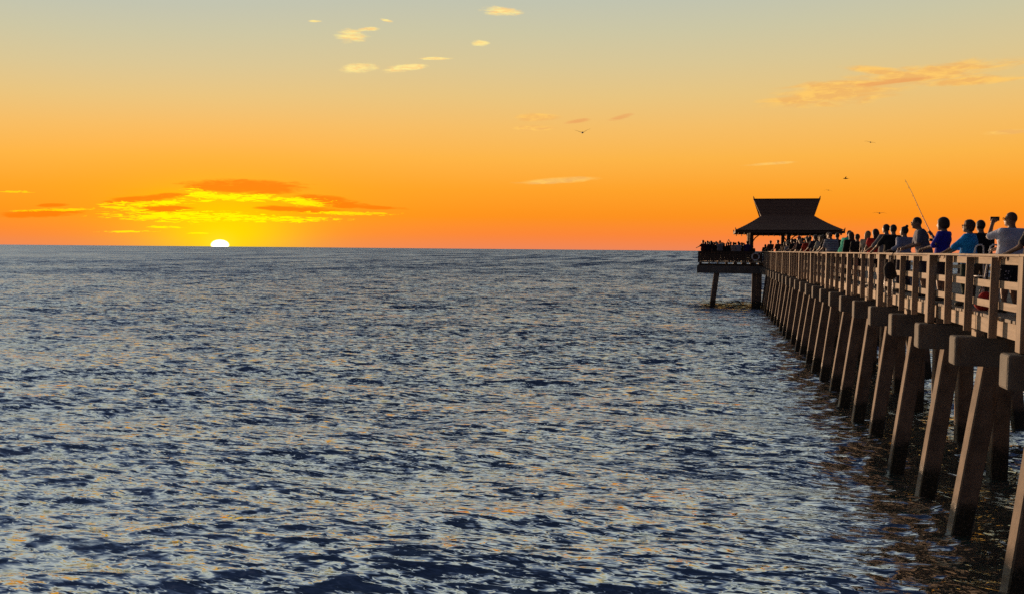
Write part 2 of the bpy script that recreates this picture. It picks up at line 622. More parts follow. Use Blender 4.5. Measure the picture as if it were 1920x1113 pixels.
        rid = k.m('SUBTRACT', 1.0, k.smooth(k.m('ABSOLUTE', k.m('SUBTRACT', n_, 0.5)), 0.0, wdt))
        a = k.m('MULTIPLY', rid, -amp)
        if nm:
            a = k.m('MULTIPLY', a, ats[nm])
        add_slope(0.0, a)
    calm = k.new('ShaderNodeVectorMath', operation='SCALE')
    k.put(calm.inputs[0], tot)
    k.put(calm.inputs['Scale'], k.m('SUBTRACT', 1.0, k.m('MULTIPLY', ats['far_sea'], 0.42)))
    tot = calm.outputs[0]
    # trains of steeper seas far out
    for sv, amp, seed in (((0.12, 0.022, 1), 0.38, 4.0), ((0.07, 0.0085, 1), 0.42, 9.0), ((0.035, 0.0028, 1), 0.40, 14.0)):
        mp = k.new('ShaderNodeMapping')
        k.put(mp.inputs['Vector'], v)
        mp.inputs['Rotation'].default_value = (0, 0, R(-13))
        mp.inputs['Scale'].default_value = sv
        mp.inputs['Location'].default_value = (seed, seed, 0)
        n_ = k.noise(mp.outputs[0], 1.0, 3.0, 0.6, 0.3)
        add_slope(0.0, k.m('MULTIPLY', k.m('MULTIPLY', k.smooth(n_, 0.5, 0.66), -amp), ats['far_sea']))
    ad = k.new('ShaderNodeVectorMath', operation='ADD')
    k.put(ad.inputs[0], nrm)
    k.put(ad.inputs[1], tot)
    no = k.new('ShaderNodeVectorMath', operation='NORMALIZE')
    k.put(no.inputs[0], ad.outputs[0])
    k.t.links.new(no.outputs[0], p.inputs['Normal'])
    k.put(p.inputs['Base Color'], (0.012, 0.055, 0.055, 1))
    k.put(p.inputs['Roughness'], k.m('ADD', 0.05, k.m('ADD', k.m('MULTIPLY', ats['ripple'], 0.06), k.m('MULTIPLY', ats['chop'], 0.12))))
    p.inputs['IOR'].default_value = 10.0
    p.inputs['Specular Tint'].default_value = (0.95, 0.98, 1.0, 1.0)
    me.materials.append(m)
    o = bpy.data.objects.new('water', me)
    o['kind'] = 'structure'
    o['label'] = 'choppy dark blue sea reaching to the horizon'
    link(o)


build_water()

# ------------------------------------------------------------------ pier
RAIL_X, RAIL_XR = 4.70, 9.62        # outer faces of the two railings
DECK_Z = 4.40
CAP_TOP, CAP_BOT = 3.93, 3.37
PITCH = 2.965
BENT0 = 14.86
PIER_END = 86.4
pier = empty('pier', (7.16, 50, 0), 'long weathered pier on leaning concrete piles running out to sea', 'pier')
pier_inv = Vector((7.16, 50, 0))


def on_pier(p):
    return Vector(p) - pier_inv


cap_me = box_mesh('pile_cap', 5.24, 0.44, CAP_TOP - CAP_BOT, M['cap'], 0.045, 2)


def pile_mesh(top, bot, w=0.36):
    """square chamfered pile from top to bottom, sides parallel to the pier"""
    h, ch = w / 2, 0.025
    ring = [(-h, -h + ch), (-h + ch, -h), (h - ch, -h), (h, -h + ch), (h, h - ch), (h - ch, h), (-h + ch, h), (-h, h - ch)]
    V, F = [], []
    for c in (bot, top):
        V += [(c[0] + a, c[1] + b, c[2]) for a, b in ring]
    for i in range(8):
        j = (i + 1) % 8
        F.append((i, j, 8 + j, 8 + i))
    F += [tuple(range(7, -1, -1)), tuple(range(8, 16))]
    me = bpy.data.meshes.new('pile')
    me.from_pydata(V, [], F)
    me.materials.append(M['pile'])
    return me


batter = 0.42 / 3.37
pile_l = pile_mesh((0, 0, CAP_BOT + 0.05), (-batter * (CAP_BOT + 2.05), 0, -2.0))
pile_r = pile_mesh((0, 0, CAP_BOT + 0.05), (batter * (CAP_BOT + 2.05), 0, -2.0))
pile_c = pile_mesh((0, 0, CAP_BOT + 0.05), (0, 0, -2.0), 0.40)
nb = 0
for n in range(-3, 25):
    y = BENT0 + PITCH * n + random.uniform(-0.05, 0.05)
    from_mesh('pile_cap', cap_me, pier, on_pier((7.12, y, (CAP_TOP + CAP_BOT) / 2)), random.uniform(-0.004, 0.004))
    for me, x in ((pile_l, 5.20), (pile_c, 7.16), (pile_r, 9.12)):
        o = from_mesh('pile', me, pier, on_pier((x + random.uniform(-0.04, 0.04), y + random.uniform(-0.02, 0.02), 0)))
        o.rotation_euler = (random.uniform(-0.008, 0.008), random.uniform(-0.012, 0.012), random.uniform(-0.02, 0.02))
# stringers between caps, under the deck
str_out = box_mesh('stringer', 0.09, PITCH - 0.02, 0.275, M['wood_y'], 0.006)
blk_me = box_mesh('bearing_block', 0.14, 0.3, 0.125, M['wood_y'], 0.006)
str_me = box_mesh('stringer', 0.10, PITCH - 0.02, 0.36, M['wood_y'], 0.006)
for n in range(-3, 24):
    y = BENT0 + PITCH * (n + 0.5)
    for x in (4.95, 9.37):
        from_mesh('stringer', str_out, pier, on_pier((x, y, 4.20)))
        from_mesh('bearing_block', blk_me, pier, on_pier((x, y - PITCH / 2, 3.992)))
    for x in (5.9, 6.7, 7.6, 8.4):
        from_mesh('stringer', str_me, pier, on_pier((x, y, CAP_TOP + 0.185 + random.uniform(-0.004, 0.004))))
# deck planks, the nearest 300 one by one
pl_me = [box_mesh('deck_plank', 4.60 + random.uniform(-0.03, 0.03), 0.142, 0.06, M['wood_x'], 0.006) for _ in range(6)]
ys = np.arange(6.6, PIER_END, 0.15)
far_parts = []
for i, y in enumerate(ys):
    if i < 300:
        o = from_mesh('deck_plank', pl_me[i % 6], pier, on_pier((7.16 + random.uniform(-0.02, 0.02), y, DECK_Z - 0.03 + random.uniform(-0.004, 0.004))))
    else:
        far_parts.append(box_vf(4.87, 9.45, y - 0.071, y + 0.071, DECK_Z - 0.06, DECK_Z + random.uniform(-0.004, 0.004)))
V, F = join(far_parts)
V = [on_pier(v) for v in V]
o = mesh_obj('deck_plank', V, F, M['wood_x'], pier)
o['kind'] = 'stuff'

# ------------------------------------------------------------------ railings
big_me = box_mesh('railing_post', 0.15, 0.24, 1.52, M['wood_z'], 0.012, 1)
big_groove = box_mesh('railing_post', 0.15, 0.24, 1.52, M['wood_z'], 0.012, 1)
small_me = box_mesh('railing_post', 0.135, 0.048, 1.40, M['wood_z'], 0.005, 1)
brd = [box_mesh('rail_board', 0.04, 1.476, 0.135, M['wood_y'], 0.005) for _ in range(3)]
top_me = box_mesh('cap_rail', 0.26, 2.955, 0.042, M['wood_y'], 0.008)


def railing(side, label):
    x = RAIL_X if side < 0 else RAIL_XR
    r = empty('railing', (x, 50, DECK_Z), label, 'railing')
    off = Vector((x, 50, DECK_Z))
    inn = -side
    npost = 48
    for i in range(-4, npost):
        y = BENT0 + 0.0 + 1.4825 * i
        if i % 4 == 0:
            o = from_mesh('railing_post', big_me, r, Vector((x + inn * 0.075, y, 4.70 + random.uniform(-0.01, 0.01))) - off)
        else:
            o = from_mesh('railing_post', small_me, r, Vector((x + inn * 0.072, y + random.uniform(-0.03, 0.03), 4.742 + random.uniform(-0.03, 0.01))) - off)
        o.rotation_euler = (random.uniform(-0.012, 0.012), random.uniform(-0.008, 0.008), random.uniform(-0.02, 0.02))
        if i < npost - 1:
            for z in (5.372, 4.962, 4.602):
                b = from_mesh('rail_board', random.choice(brd), r, Vector((x + inn * 0.172, y + 0.741, z + random.uniform(-0.006, 0.006))) - off)
                b.rotation_euler = (random.uniform(-0.003, 0.003), 0, 0)
    for i in range(0, 28):
        y = BENT0 - 4 * 1.4825 + 2.965 * (i + 0.5)
        if y + 1.48 > PIER_END:
            break
        b = from_mesh('cap_rail', top_me, r, Vector((x + inn * 0.105, y, 5.471 + random.uniform(-0.003, 0.003))) - off)
        b.rotation_euler = (0, random.uniform(-0.006, 0.006), random.uniform(-0.002, 0.002))
    return r


railing(-1, 'weathered wooden railing along the near left edge of the pier')
railing(1, 'wooden railing on the far right side behind the crowd')

# ------------------------------------------------------------------ end platform
PX0, PX1, PY0, PY1, PZ = -1.52, 15.9, 86.5, 99.5, 4.48
plat = empty('pier_platform', (7.16, 93, 0), 'dark square platform on piles at the sea end under the pavilion', 'platform')
PO = Vector((7.16, 93, 0))
beam_me = box_mesh('platform_beam', PX1 - PX0, 0.5, 0.74, M['cap'], 0.03, 1)
for y in (PY0 + 0.25, 90.9, 95.1, PY1 - 0.25):
    from_mesh('platform_beam', beam_me, plat, Vector(((PX0 + PX1) / 2, y, 3.68)) - PO)
js_me = box_mesh('joist', 0.1, PY1 - PY0 - 0.3, 0.3, M['dark_wood'], 0.005)
for i in range(20):
    from_mesh('joist', js_me, plat, Vector((PX0 + 0.25 + i * 0.89, (PY0 + PY1) / 2, 4.205)) - PO)
pk_me = box_mesh('deck_plank', PX1 - PX0 - 0.1, 0.19, 0.06, M['wood_x'], 0.005)
for i in range(65):
    from_mesh('deck_plank', pk_me, plat, Vector(((PX0 + PX1) / 2, PY0 + 0.12 + i * 0.198, PZ - 0.09)) - PO)
pp_l = pile_mesh((0, 0, 3.35), (-batter * 5.3 * 0.95, 0, -2.0), 0.50)
pp_c = pile_mesh((0, 0, 3.35), (0, 0, -2.0), 0.42)
pp_r = pile_mesh((0, 0, 3.35), (batter * 5.3 * 0.95, 0, -2.0), 0.50)
for q, y in enumerate((PY0 + 0.5, 90.9, 95.1, PY1 - 0.5)):
    for me, x in ((pp_l, 0.42), (pp_c, 3.98 + 0.24 * q), (pp_c, 4.42 + 0.24 * q), (pp_c, 7.2), (pp_c, 10.3), (pp_r, 13.9)):
        from_mesh('pile', me, plat, Vector((x, y, 0)) - PO)


def platform_railing(x0, y0, x1, y1, label):
    L = math.hypot(x1 - x0, y1 - y0)
    a = math.atan2(y1 - y0, x1 - x0)
    r = empty('platform_railing', (x0, y0, PZ), label, 'railing', rz=a)
    n = max(1, round(L / 1.5))
    st = L / n
    pm = box_mesh('railing_post', 0.14, 0.1, 1.0, M['dark_wood'], 0.008)
    bm_ = box_mesh('rail_board', st - 0.01, 0.04, 0.14, M['dark_wood'], 0.004)
    cm = box_mesh('cap_rail', st - 0.01, 0.22, 0.045, M['dark_wood'], 0.006)
    for i in range(n + 1):
        from_mesh('railing_post', pm, r, (i * st, 0, 0.44))
        if i < n:
            for z in (0.12, 0.30, 0.48, 0.66, 0.84):
                from_mesh('rail_board', bm_, r, ((i + 0.5) * st, 0.075, z))
            from_mesh('cap_rail', cm, r, ((i + 0.5) * st, 0.02, 0.975))


platform_railing(-1.38, PY0 + 0.12, 4.62, PY0 + 0.12, 'dark railing along the front of the platform left of the pier')
platform_railing(9.7, PY0 + 0.12, 15.7, PY0 + 0.12, 'dark railing along the front of the platform right of the pier')
platform_railing(-1.38, PY1 - 0.2, -1.38, PY0 + 0.3, 'dark railing down the left side of the platform')
platform_railing(-1.3, PY1 - 0.1, 15.7, PY1 - 0.1, 'dark railing on the seaward side of the platform')

# ------------------------------------------------------------------ pavilion
pav = empty('pavilion', (7.3, 93, PZ), 'dark shingled pavilion with flared upper roof at the end of the pier', 'pavilion')
VO = Vector((7.3, 93, PZ))
ex, ey, wx, wy = 5.12, 4.5, 2.52, 1.75
EZ, WZ, RZ_, RX = 7.50, 9.02, 10.88, 3.26


def ring(hx, hy, z):
    return [(-hx, -hy, z), (hx, -hy, z), (hx, hy, z), (-hx, hy, z)]


def frustum(name, h0, h1, z0, z1, thick, parent, mat):
    a = ring(h0[0], h0[1], z0)
    b = ring(h1[0], h1[1], z1)
    c = ring(h0[0], h0[1], z0 - thick)
    d = ring(h1[0], h1[1], z1 - thick)
    V = a + b + c + d
    F = []
    for i in range(4):
        j = (i + 1) % 4
        F += [(i, j, 4 + j, 4 + i), (8 + j, 8 + i, 12 + i, 12 + j), (8 + i, 8 + j, j, i), (4 + i, 4 + j, 12 + j, 12 + i)]
    return mesh_obj(name, [Vector(v) - Vector((0, 0, PZ)) for v in V], F, mat, parent)


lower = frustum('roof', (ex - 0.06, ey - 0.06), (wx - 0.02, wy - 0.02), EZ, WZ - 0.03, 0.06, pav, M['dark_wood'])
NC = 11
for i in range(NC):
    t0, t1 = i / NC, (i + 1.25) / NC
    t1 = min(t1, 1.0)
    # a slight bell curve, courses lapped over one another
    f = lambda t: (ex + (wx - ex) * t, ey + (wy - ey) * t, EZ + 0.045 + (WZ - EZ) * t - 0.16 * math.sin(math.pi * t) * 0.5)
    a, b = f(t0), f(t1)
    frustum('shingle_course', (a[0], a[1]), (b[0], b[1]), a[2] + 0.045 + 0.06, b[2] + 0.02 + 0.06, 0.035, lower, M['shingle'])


def upper_side(s):
    # inner board then courses, leaning panel from waist to ridge, wider at the ridge
    def pt(t, u, lift):
        hx = wx + 0.04 + (RX - wx) * t
        yy = s * (wy * (1 - t)) + s * (0.05 + lift)
        return Vector((u * hx, yy, WZ + (RZ_ - WZ) * t - PZ + lift * 0.5))
    V = [pt(0, -1, 0), pt(0, 1, 0), pt(1, 1, 0), pt(1, -1, 0), pt(0, -1, -0.09), pt(0, 1, -0.09), pt(1, 1, -0.09), pt(1, -1, -0.09)]
    F = [(0, 1, 2, 3), (7, 6, 5, 4), (0, 4, 5, 1), (1, 5, 6, 2), (2, 6, 7, 3), (3, 7, 4, 0)]
    if s > 0:
        F = [q[::-1] for q in F]
    o = mesh_obj('upper_roof', V, F, M['dark_wood'], pav)
    n = 12
    for i in range(n):
        t0, t1 = i / n, min(1, (i + 1.2) / n)
        V = [pt(t0, -1, 0.055), pt(t0, 1, 0.055), pt(t1, 1, 0.02), pt(t1, -1, 0.02), pt(t0, -1, 0.012), pt(t0, 1, 0.012), pt(t1, 1, 0.006), pt(t1, -1, 0.006)]
        mesh_obj('shingle_course', V, F, M['shingle'], o)


upper_side(-1)
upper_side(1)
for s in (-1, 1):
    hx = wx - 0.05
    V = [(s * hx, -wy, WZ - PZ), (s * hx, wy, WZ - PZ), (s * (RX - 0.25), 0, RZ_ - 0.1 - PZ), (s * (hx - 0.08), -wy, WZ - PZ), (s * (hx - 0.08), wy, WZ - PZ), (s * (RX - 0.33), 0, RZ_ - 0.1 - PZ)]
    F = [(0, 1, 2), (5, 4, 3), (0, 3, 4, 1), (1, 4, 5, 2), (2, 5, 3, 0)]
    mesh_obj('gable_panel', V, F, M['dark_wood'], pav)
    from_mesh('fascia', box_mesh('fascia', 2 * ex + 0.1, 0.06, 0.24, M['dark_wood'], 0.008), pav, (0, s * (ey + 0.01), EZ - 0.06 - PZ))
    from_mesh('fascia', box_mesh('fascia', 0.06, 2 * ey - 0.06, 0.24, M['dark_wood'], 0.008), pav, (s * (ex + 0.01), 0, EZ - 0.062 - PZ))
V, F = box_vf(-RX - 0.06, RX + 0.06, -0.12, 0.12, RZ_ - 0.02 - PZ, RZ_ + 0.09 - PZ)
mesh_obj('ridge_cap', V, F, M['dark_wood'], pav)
fin = []
for (x, y, z) in ((-RX, 0, RZ_ + 0.09), (RX, 0, RZ_ + 0.09), (-ex, -ey, EZ + 0.1), (ex, -ey, EZ + 0.1), (-ex, ey, EZ + 0.1), (ex, ey, EZ + 0.1)):
    V, F = tube([(0, 0, -0.05), (0, 0, 0.06), (math.copysign(0.03, x), 0, 0.14), (math.copysign(0.06, x), 0, 0.26)], [0.06, 0.065, 0.05, 0.015], 6)
    mesh_obj('finial', V, F, M['dark_wood'], pav, loc=(x, y, z - PZ))
rf = box_mesh('rafter_tail', 0.07, 0.7, 0.26, M['dark_wood'], 0.004)
for i in range(18):
    for s in (-1, 1):
        from_mesh('rafter_tail', rf, pav, (-4.85 + i * 0.57, s * (ey - 0.2), EZ - 0.235 - PZ))
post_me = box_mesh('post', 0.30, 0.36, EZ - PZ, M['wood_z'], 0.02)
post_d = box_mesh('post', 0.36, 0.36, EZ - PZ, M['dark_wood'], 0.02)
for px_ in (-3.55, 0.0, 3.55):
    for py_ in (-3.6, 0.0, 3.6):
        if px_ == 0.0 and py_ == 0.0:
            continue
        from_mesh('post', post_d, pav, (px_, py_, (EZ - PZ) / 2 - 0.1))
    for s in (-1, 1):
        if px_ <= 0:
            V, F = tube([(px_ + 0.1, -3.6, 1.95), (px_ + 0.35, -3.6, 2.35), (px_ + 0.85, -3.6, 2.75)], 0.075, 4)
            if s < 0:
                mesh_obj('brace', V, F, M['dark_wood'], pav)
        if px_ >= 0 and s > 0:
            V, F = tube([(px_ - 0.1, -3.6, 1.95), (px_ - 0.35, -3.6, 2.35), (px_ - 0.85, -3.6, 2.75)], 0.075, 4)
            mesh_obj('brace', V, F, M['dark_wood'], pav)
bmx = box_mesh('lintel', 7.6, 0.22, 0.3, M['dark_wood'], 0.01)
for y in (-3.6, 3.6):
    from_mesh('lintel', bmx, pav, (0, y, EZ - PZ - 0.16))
# a slatted screen beside the left columns, catching the last sun
for i in range(3):
    from_mesh('post', post_me, pav, (-3.72, -2.6 + i * 1.0, (EZ - PZ) / 2 - 0.1))

# life ring on the platform railing
V, F = [], []
ring_r, tr = 0.33, 0.075
for i in range(28):
    a = 2 * math.pi * i / 28
    for j in range(10):
        b = 2 * math.pi * j / 10
        V.append(((ring_r + tr * math.cos(b)) * math.cos(a), tr * math.sin(b), (ring_r + tr * math.cos(b)) * math.sin(a)))
for i in range(28):
    for j in range(10):
        F.append((i * 10 + j, i * 10 + (j + 1) % 10, ((i + 1) % 28) * 10 + (j + 1) % 10, ((i + 1) % 28) * 10 + j))
lr = mesh_obj('life_ring', V, F, M['white'], None, True, (4.05, PY0 + 0.02, 4.96))
tag(lr, 'pale round life ring hanging on the dark platform railing by the pier', 'life ring')
for i in range(4):
    a0 = math.pi / 2 * i + 0.6
    vs, fs = tube([((ring_r) * math.cos(a0 + d), 0, ring_r * math.sin(a0 + d)) for d in (0, 0.12, 0.24)], tr + 0.008, 10)
    mesh_obj('ring_band', vs, fs, M['orange'], lr, True)
lr.rotation_euler = (R(-4), 0, 0)


# ------------------------------------------------------------------ people
def smin(a, b, k):
    h = np.clip(0.5 + 0.5 * (b - a) / k, 0, 1)
    return b + (a - b) * h - k * h * (1 - h)


def sd_caps(P, a, b, ra, rb):
    a = np.asarray(a, float)
    b = np.asarray(b, float)
    ab = b - a
    t = np.clip(((P - a) @ ab) / max(1e-9, ab @ ab), 0, 1)
    d = P - a - t[..., None] * ab
    return np.sqrt((d * d).sum(-1)) - (ra + (rb - ra) * t)


def sd_ell(P, c, r, rotm=None):
    q = P - np.asarray(c, float)
    if rotm is not None:
        q = q @ rotm
    r = np.asarray(r, float)
    k0 = np.sqrt(((q / r) ** 2).sum(-1))
    k1 = np.sqrt(((q / (r * r)) ** 2).sum(-1)) + 1e-9
    return k0 * (k0 - 1) / k1


def surface_net(D, org, h):
    ins = D < 0
    nx, ny, nz = D.shape
    cs = [(i, j, k) for i in (0, 1) for j in (0, 1) for k in (0, 1)]
    sl = lambda A, c: A[c[0]:nx - 1 + c[0], c[1]:ny - 1 + c[1], c[2]:nz - 1 + c[2]]
    cnt = sum(sl(ins, c).astype(np.int8) for c in cs)
    act = (cnt > 0) & (cnt < 8)
    acc = np.zeros(act.shape + (3,))
    num = np.zeros(act.shape)
    for a in cs:
        for ax in range(3):
            if a[ax] == 0:
                b = list(a)
                b[ax] = 1
                da, db = sl(D, a), sl(D, b)
                cr = (da < 0) != (db < 0)
                t = np.where(cr, da / np.where(cr, da - db, 1), 0)
                for q in range(3):
                    acc[..., q] += np.where(cr, (a[q] + t) if q == ax else a[q], 0)
                num += cr
    idx = -np.ones(act.shape, int)
    ii = np.argwhere(act)
    idx[act] = np.arange(len(ii))
    V = (ii + acc[act] / num[act][:, None]) * h + org
    F = []
    for ax in range(3):
        o1, o2 = [q for q in range(3) if q != ax]
        s0 = [slice(1, -1)] * 3
        s0[ax] = slice(0, D.shape[ax] - 1)
        s1 = list(s0)
        s1[ax] = slice(1, D.shape[ax])
        A, B = ins[tuple(s0)], ins[tuple(s1)]
        e = np.argwhere(A != B)
        if len(e) == 0:
            continue
        fl = A[tuple(e.T)]
        base = e.copy()
        base[:, o1] += 1
        base[:, o2] += 1
        def cell(d1, d2):
            c = base.copy()
            c[:, o1] -= d1
            c[:, o2] -= d2
            return idx[tuple(c.T)]
        q = np.stack([cell(1, 1), cell(0, 1), cell(0, 0), cell(1, 0)], -1)
        flip = fl if ax != 1 else ~fl
        q[~flip] = q[~flip][:, ::-1]
        F.append(q)
    F = np.vstack(F) if F else np.zeros((0, 4), int)
    F = F[(F >= 0).all(1)]
    return V, F


class Body:
    """shape of a standing figure: x right, y forward, z up, feet at the origin, built for 1.75 m then scaled"""

    def __init__(s, h=1.75, wide=1.0, female=False, child=False, lean=0.0, twist=0.0, lh=None, rh=None, head_yaw=0.0, head_pitch=0.0,
                 head_big=1.0, stance=0.1, roll=0.0):
        s.S = h / 1.75
        s.wide, s.female = wide, female
        sw = 0.165 if female else 0.192
        s.sw = sw * (0.5 + 0.5 * wide)
        cl, sl_ = math.cos(lean), math.sin(lean)
        def T(p):
            # bend forward about the hips, twist and side roll of the upper body
            x, y, z = p[0], p[1], p[2] - 0.94
            ct, st = math.cos(twist), math.sin(twist)
            x, y = x * ct - y * st, x * st + y * ct
            x, z = x * math.cos(roll) + z * math.sin(roll), -x * math.sin(roll) + z * math.cos(roll)
            y, z = y * cl + z * sl_, -y * sl_ + z * cl
            return np.array([x, y, z + 0.94])
        s.T = T
        s.neck = T((0, -0.01, 1.47))
        s.head = T((0, 0.025, 1.64)) + np.array([0, -0.03 * sl_ * 2, 0.02 * sl_])
        s.hb = head_big
        cy, sy = math.cos(head_yaw), math.sin(head_yaw)
        cp, sp = math.cos(head_pitch), math.sin(head_pitch)
        s.HR = np.array([[cy, -sy, 0], [sy, cy, 0], [0, 0, 1]]) @ np.array([[1, 0, 0], [0, cp, -sp], [0, sp, cp]])
        s.sh = {-1: T((-s.sw, -0.01, 1.42)), 1: T((s.sw, -0.01, 1.42))}
        s.hand, s.elb = {}, {}
        for k, h_ in ((-1, lh), (1, rh)):
            if h_ is None:
                h_ = (k * (s.sw + 0.09), 0.06, 0.80, k * 0.6, -0.8, 0)
            tgt = np.array(h_[:3], float)
            pole = np.array(h_[3:6], float) if len(h_) >= 6 else np.array([k * 0.5, -0.6, -0.6])
            a = s.sh[k]
            v = tgt - a
            L = np.linalg.norm(v)
            l1, l2 = 0.29, 0.27
            if L > l1 + l2 - 0.005:
                v *= (l1 + l2 - 0.005) / L
                L = l1 + l2 - 0.005
                tgt = a + v
            d = v / L
            x = (l1 * l1 - l2 * l2 + L * L) / (2 * L)
            r_ = math.sqrt(max(0, l1 * l1 - x * x))
            p = pole - d * (pole @ d)
            p /= np.linalg.norm(p) + 1e-9
            s.elb[k] = a + d * x + p * r_
            s.hand[k] = tgt
        s.st = stance

    def torso(s, P, g=0.0):
        w, T = s.wide, s.T
        cx = 0.095 * w
        d = sd_caps(P, T((-cx, 0, 1.30)), T((cx, 0, 1.30)), 0.118 * (0.6 + 0.4 * w) + g, 0.118 * (0.6 + 0.4 * w) + g)
        ww = 0.055 * w if s.female else 0.075 * w
        d = smin(d, sd_caps(P, T((-ww, 0.01, 1.10)), T((ww, 0.01, 1.10)), 0.108 * (0.45 + 0.55 * w) + g, 0.108 * (0.45 + 0.55 * w) + g), 0.09)
        d = smin(d, sd_caps(P, T((-0.085 * w, 0, 0.97)), T((0.085 * w, 0, 0.97)), 0.115 * (0.55 + 0.45 * w) + g, 0.115 * (0.55 + 0.45 * w) + g), 0.09)
        d = smin(d, sd_caps(P, T((-0.05, -0.015, 1.40)), s.sh[-1], 0.075 + g, 0.062 + g), 0.06)
        d = smin(d, sd_caps(P, T((0.05, -0.015, 1.40)), s.sh[1], 0.075 + g, 0.062 + g), 0.06)
        d = smin(d, sd_caps(P, T((0, -0.015, 1.40)), s.neck, 0.085 + g, 0.055 + g), 0.06)
        return d

    def arms(s, P, g=0.0, upto=2.0):
        d = None
        for k in (-1, 1):
            a, e, w = s.sh[k], s.elb[k], s.hand[k]
            u = min(1.0, upto)
            c = sd_caps(P, a, a + (e - a) * u, 0.056 + g, 0.056 + g - 0.013 * u)
            if upto > 1:
                u2 = min(1.0, upto - 1)
                c = smin(c, sd_caps(P, e, e + (w - e) * u2, 0.043 + g, 0.043 + g - 0.014 * u2), 0.02)
            d = c if d is None else np.minimum(d, c)
        return d

    def hands(s, P):
        d = None
        for k in (-1, 1):
            v = s.hand[k] - s.elb[k]
            v = v / np.linalg.norm(v)
            c = sd_caps(P, s.hand[k], s.hand[k] + v * 0.075, 0.030, 0.036)
            d = c if d is None else np.minimum(d, c)
        return d

    def legs(s, P, g=0.0, upto=2.0):
        d = None
        for k in (-1, 1):
            hip = np.array([k * 0.09 * (0.6 + 0.4 * s.wide), 0, 0.92])
            knee = np.array([k * (0.06 + s.st * 0.6), 0.03, 0.50])
            ank = np.array([k * (0.06 + s.st), -0.03, 0.085])
            u = min(1.0, upto)
            th = 0.088 * (0.6 + 0.4 * s.wide)
            c = sd_caps(P, hip, hip + (knee - hip) * u, th + g, th + g - 0.030 * u)
            if upto > 1:
                u2 = min(1.0, upto - 1)
                c = smin(c, sd_caps(P, knee, knee + (ank - knee) * u2, 0.056 + g, 0.056 + g - 0.019 * u2), 0.03)
                if g == 0.0:
                    c = smin(c, sd_ell(P, (knee + (ank - knee) * 0.3 + np.array([0, -0.02, 0])), (0.052, 0.055, 0.12)), 0.03)
                    c = smin(c, sd_caps(P, ank + [0, -0.02, -0.045], ank + [k * 0.03, 0.15, -0.055], 0.04, 0.03), 0.03)
            d = c if d is None else np.minimum(d, c)
        return d

    def headp(s, P):
        Q = (P - s.head) @ s.HR / s.hb
        d = sd_ell(Q, (0, -0.008, 0.015), (0.078, 0.098, 0.108))
        d = smin(d, sd_ell(Q, (0, 0.022, -0.055), (0.058, 0.072, 0.078)), 0.03)
        d = smin(d, sd_caps(Q, (0, 0.092, 0.0), (0, 0.110, -0.035), 0.010, 0.017), 0.012)          # nose
        d = smin(d, sd_caps(Q, (-0.018, 0.088, -0.068), (0.018, 0.088, -0.068), 0.010, 0.010), 0.01)  # lips
        d = smin(d, sd_ell(Q, (0, 0.078, -0.105), (0.024, 0.02, 0.02)), 0.02)                       # chin
        for k in (-1, 1):
            d = np.minimum(d, sd_ell(Q, (k * 0.082, -0.008, -0.012), (0.013, 0.022, 0.032)))        # ears
            d = np.maximum(d, -sd_ell(Q, (k * 0.032, 0.098, 0.012), (0.016, 0.014, 0.011)))         # eye sockets
            d = np.minimum(d, sd_ell(Q, (k * 0.032, 0.083, 0.012), (0.013, 0.012, 0.012)))
        d = d * s.hb
        nk = sd_caps(P, s.neck, s.head + s.HR @ np.array([0, -0.02, -0.05]), 0.056, 0.053)
        return smin(d, nk, 0.03)

    def hair(s, P, style):
        Q = (P - s.head) @ s.HR / s.hb
        cap_ = sd_ell(Q, (0, -0.012, 0.022), (0.089, 0.108, 0.116))
        face = np.maximum(np.maximum(-(Q[..., 1] - 0.045 - np.maximum(0, (Q[..., 2] - 0.055)) * 0.9), Q[..., 2] - 0.095), 0 * Q[..., 0] - 1)
        if style == 'crop':
            cap_ = sd_ell(Q, (0, -0.01, 0.018), (0.081, 0.101, 0.111))
            d = np.maximum(cap_, -(Q[..., 2] + 0.01 - 0.35 * Q[..., 1]))
            d = np.maximum(d, -face)
        elif style == 'short':
            d = np.maximum(cap_, -(Q[..., 2] + 0.05 - 0.45 * Q[..., 1]))
            d = np.maximum(d, -face)
        elif style == 'bowl':
            d = smin(sd_ell(Q, (0, -0.012, 0.02), (0.100, 0.114, 0.118)), sd_ell(Q, (0, -0.045, -0.035), (0.093, 0.075, 0.07)), 0.03)
            d = np.maximum(d, -np.maximum(-(Q[..., 1] - 0.075), Q[..., 2] - 0.05))
        elif style == 'curly':
            d = sd_ell(Q, (0, -0.02, 0.02), (0.104, 0.118, 0.122)) + 0.008 * np.sin(Q[..., 0] * 95) * np.sin(Q[..., 2] * 90 + 1) * np.sin(Q[..., 1] * 85)
            d = np.minimum(d, sd_ell(Q, (0, -0.06, -0.05), (0.085, 0.06, 0.07)))
            d = np.maximum(d, -np.maximum(-(Q[..., 1] - 0.035), Q[..., 2] - 0.085))
        elif style in ('long', 'mid'):
            L = -0.30 if style == 'long' else -0.17
            d = sd_ell(Q, (0, -0.015, 0.02), (0.097, 0.115, 0.120))
            d = smin(d, sd_caps(Q, (-0.03, -0.055, -0.02), (-0.045, -0.10, L), 0.068, 0.052), 0.04)
            d = smin(d, sd_caps(Q, (0.03, -0.055, -0.02), (0.045, -0.10, L), 0.068, 0.052), 0.04)
            d = np.maximum(d, -np.maximum(-(Q[..., 1] - 0.04), Q[..., 2] - 0.085))
        elif style == 'topknot':
            d = np.maximum(cap_, -(Q[..., 2] + 0.055 - 0.5 * Q[..., 1]))
            d = np.maximum(d, -face)
            d = np.minimum(d, sd_ell(Q, (0.0, -0.075, 0.135), (0.040, 0.040, 0.045)))
        elif style == 'cap':
            d = np.maximum(sd_ell(Q, (0, -0.008, 0.03), (0.092, 0.112, 0.115)), -(Q[..., 2] - 0.03))
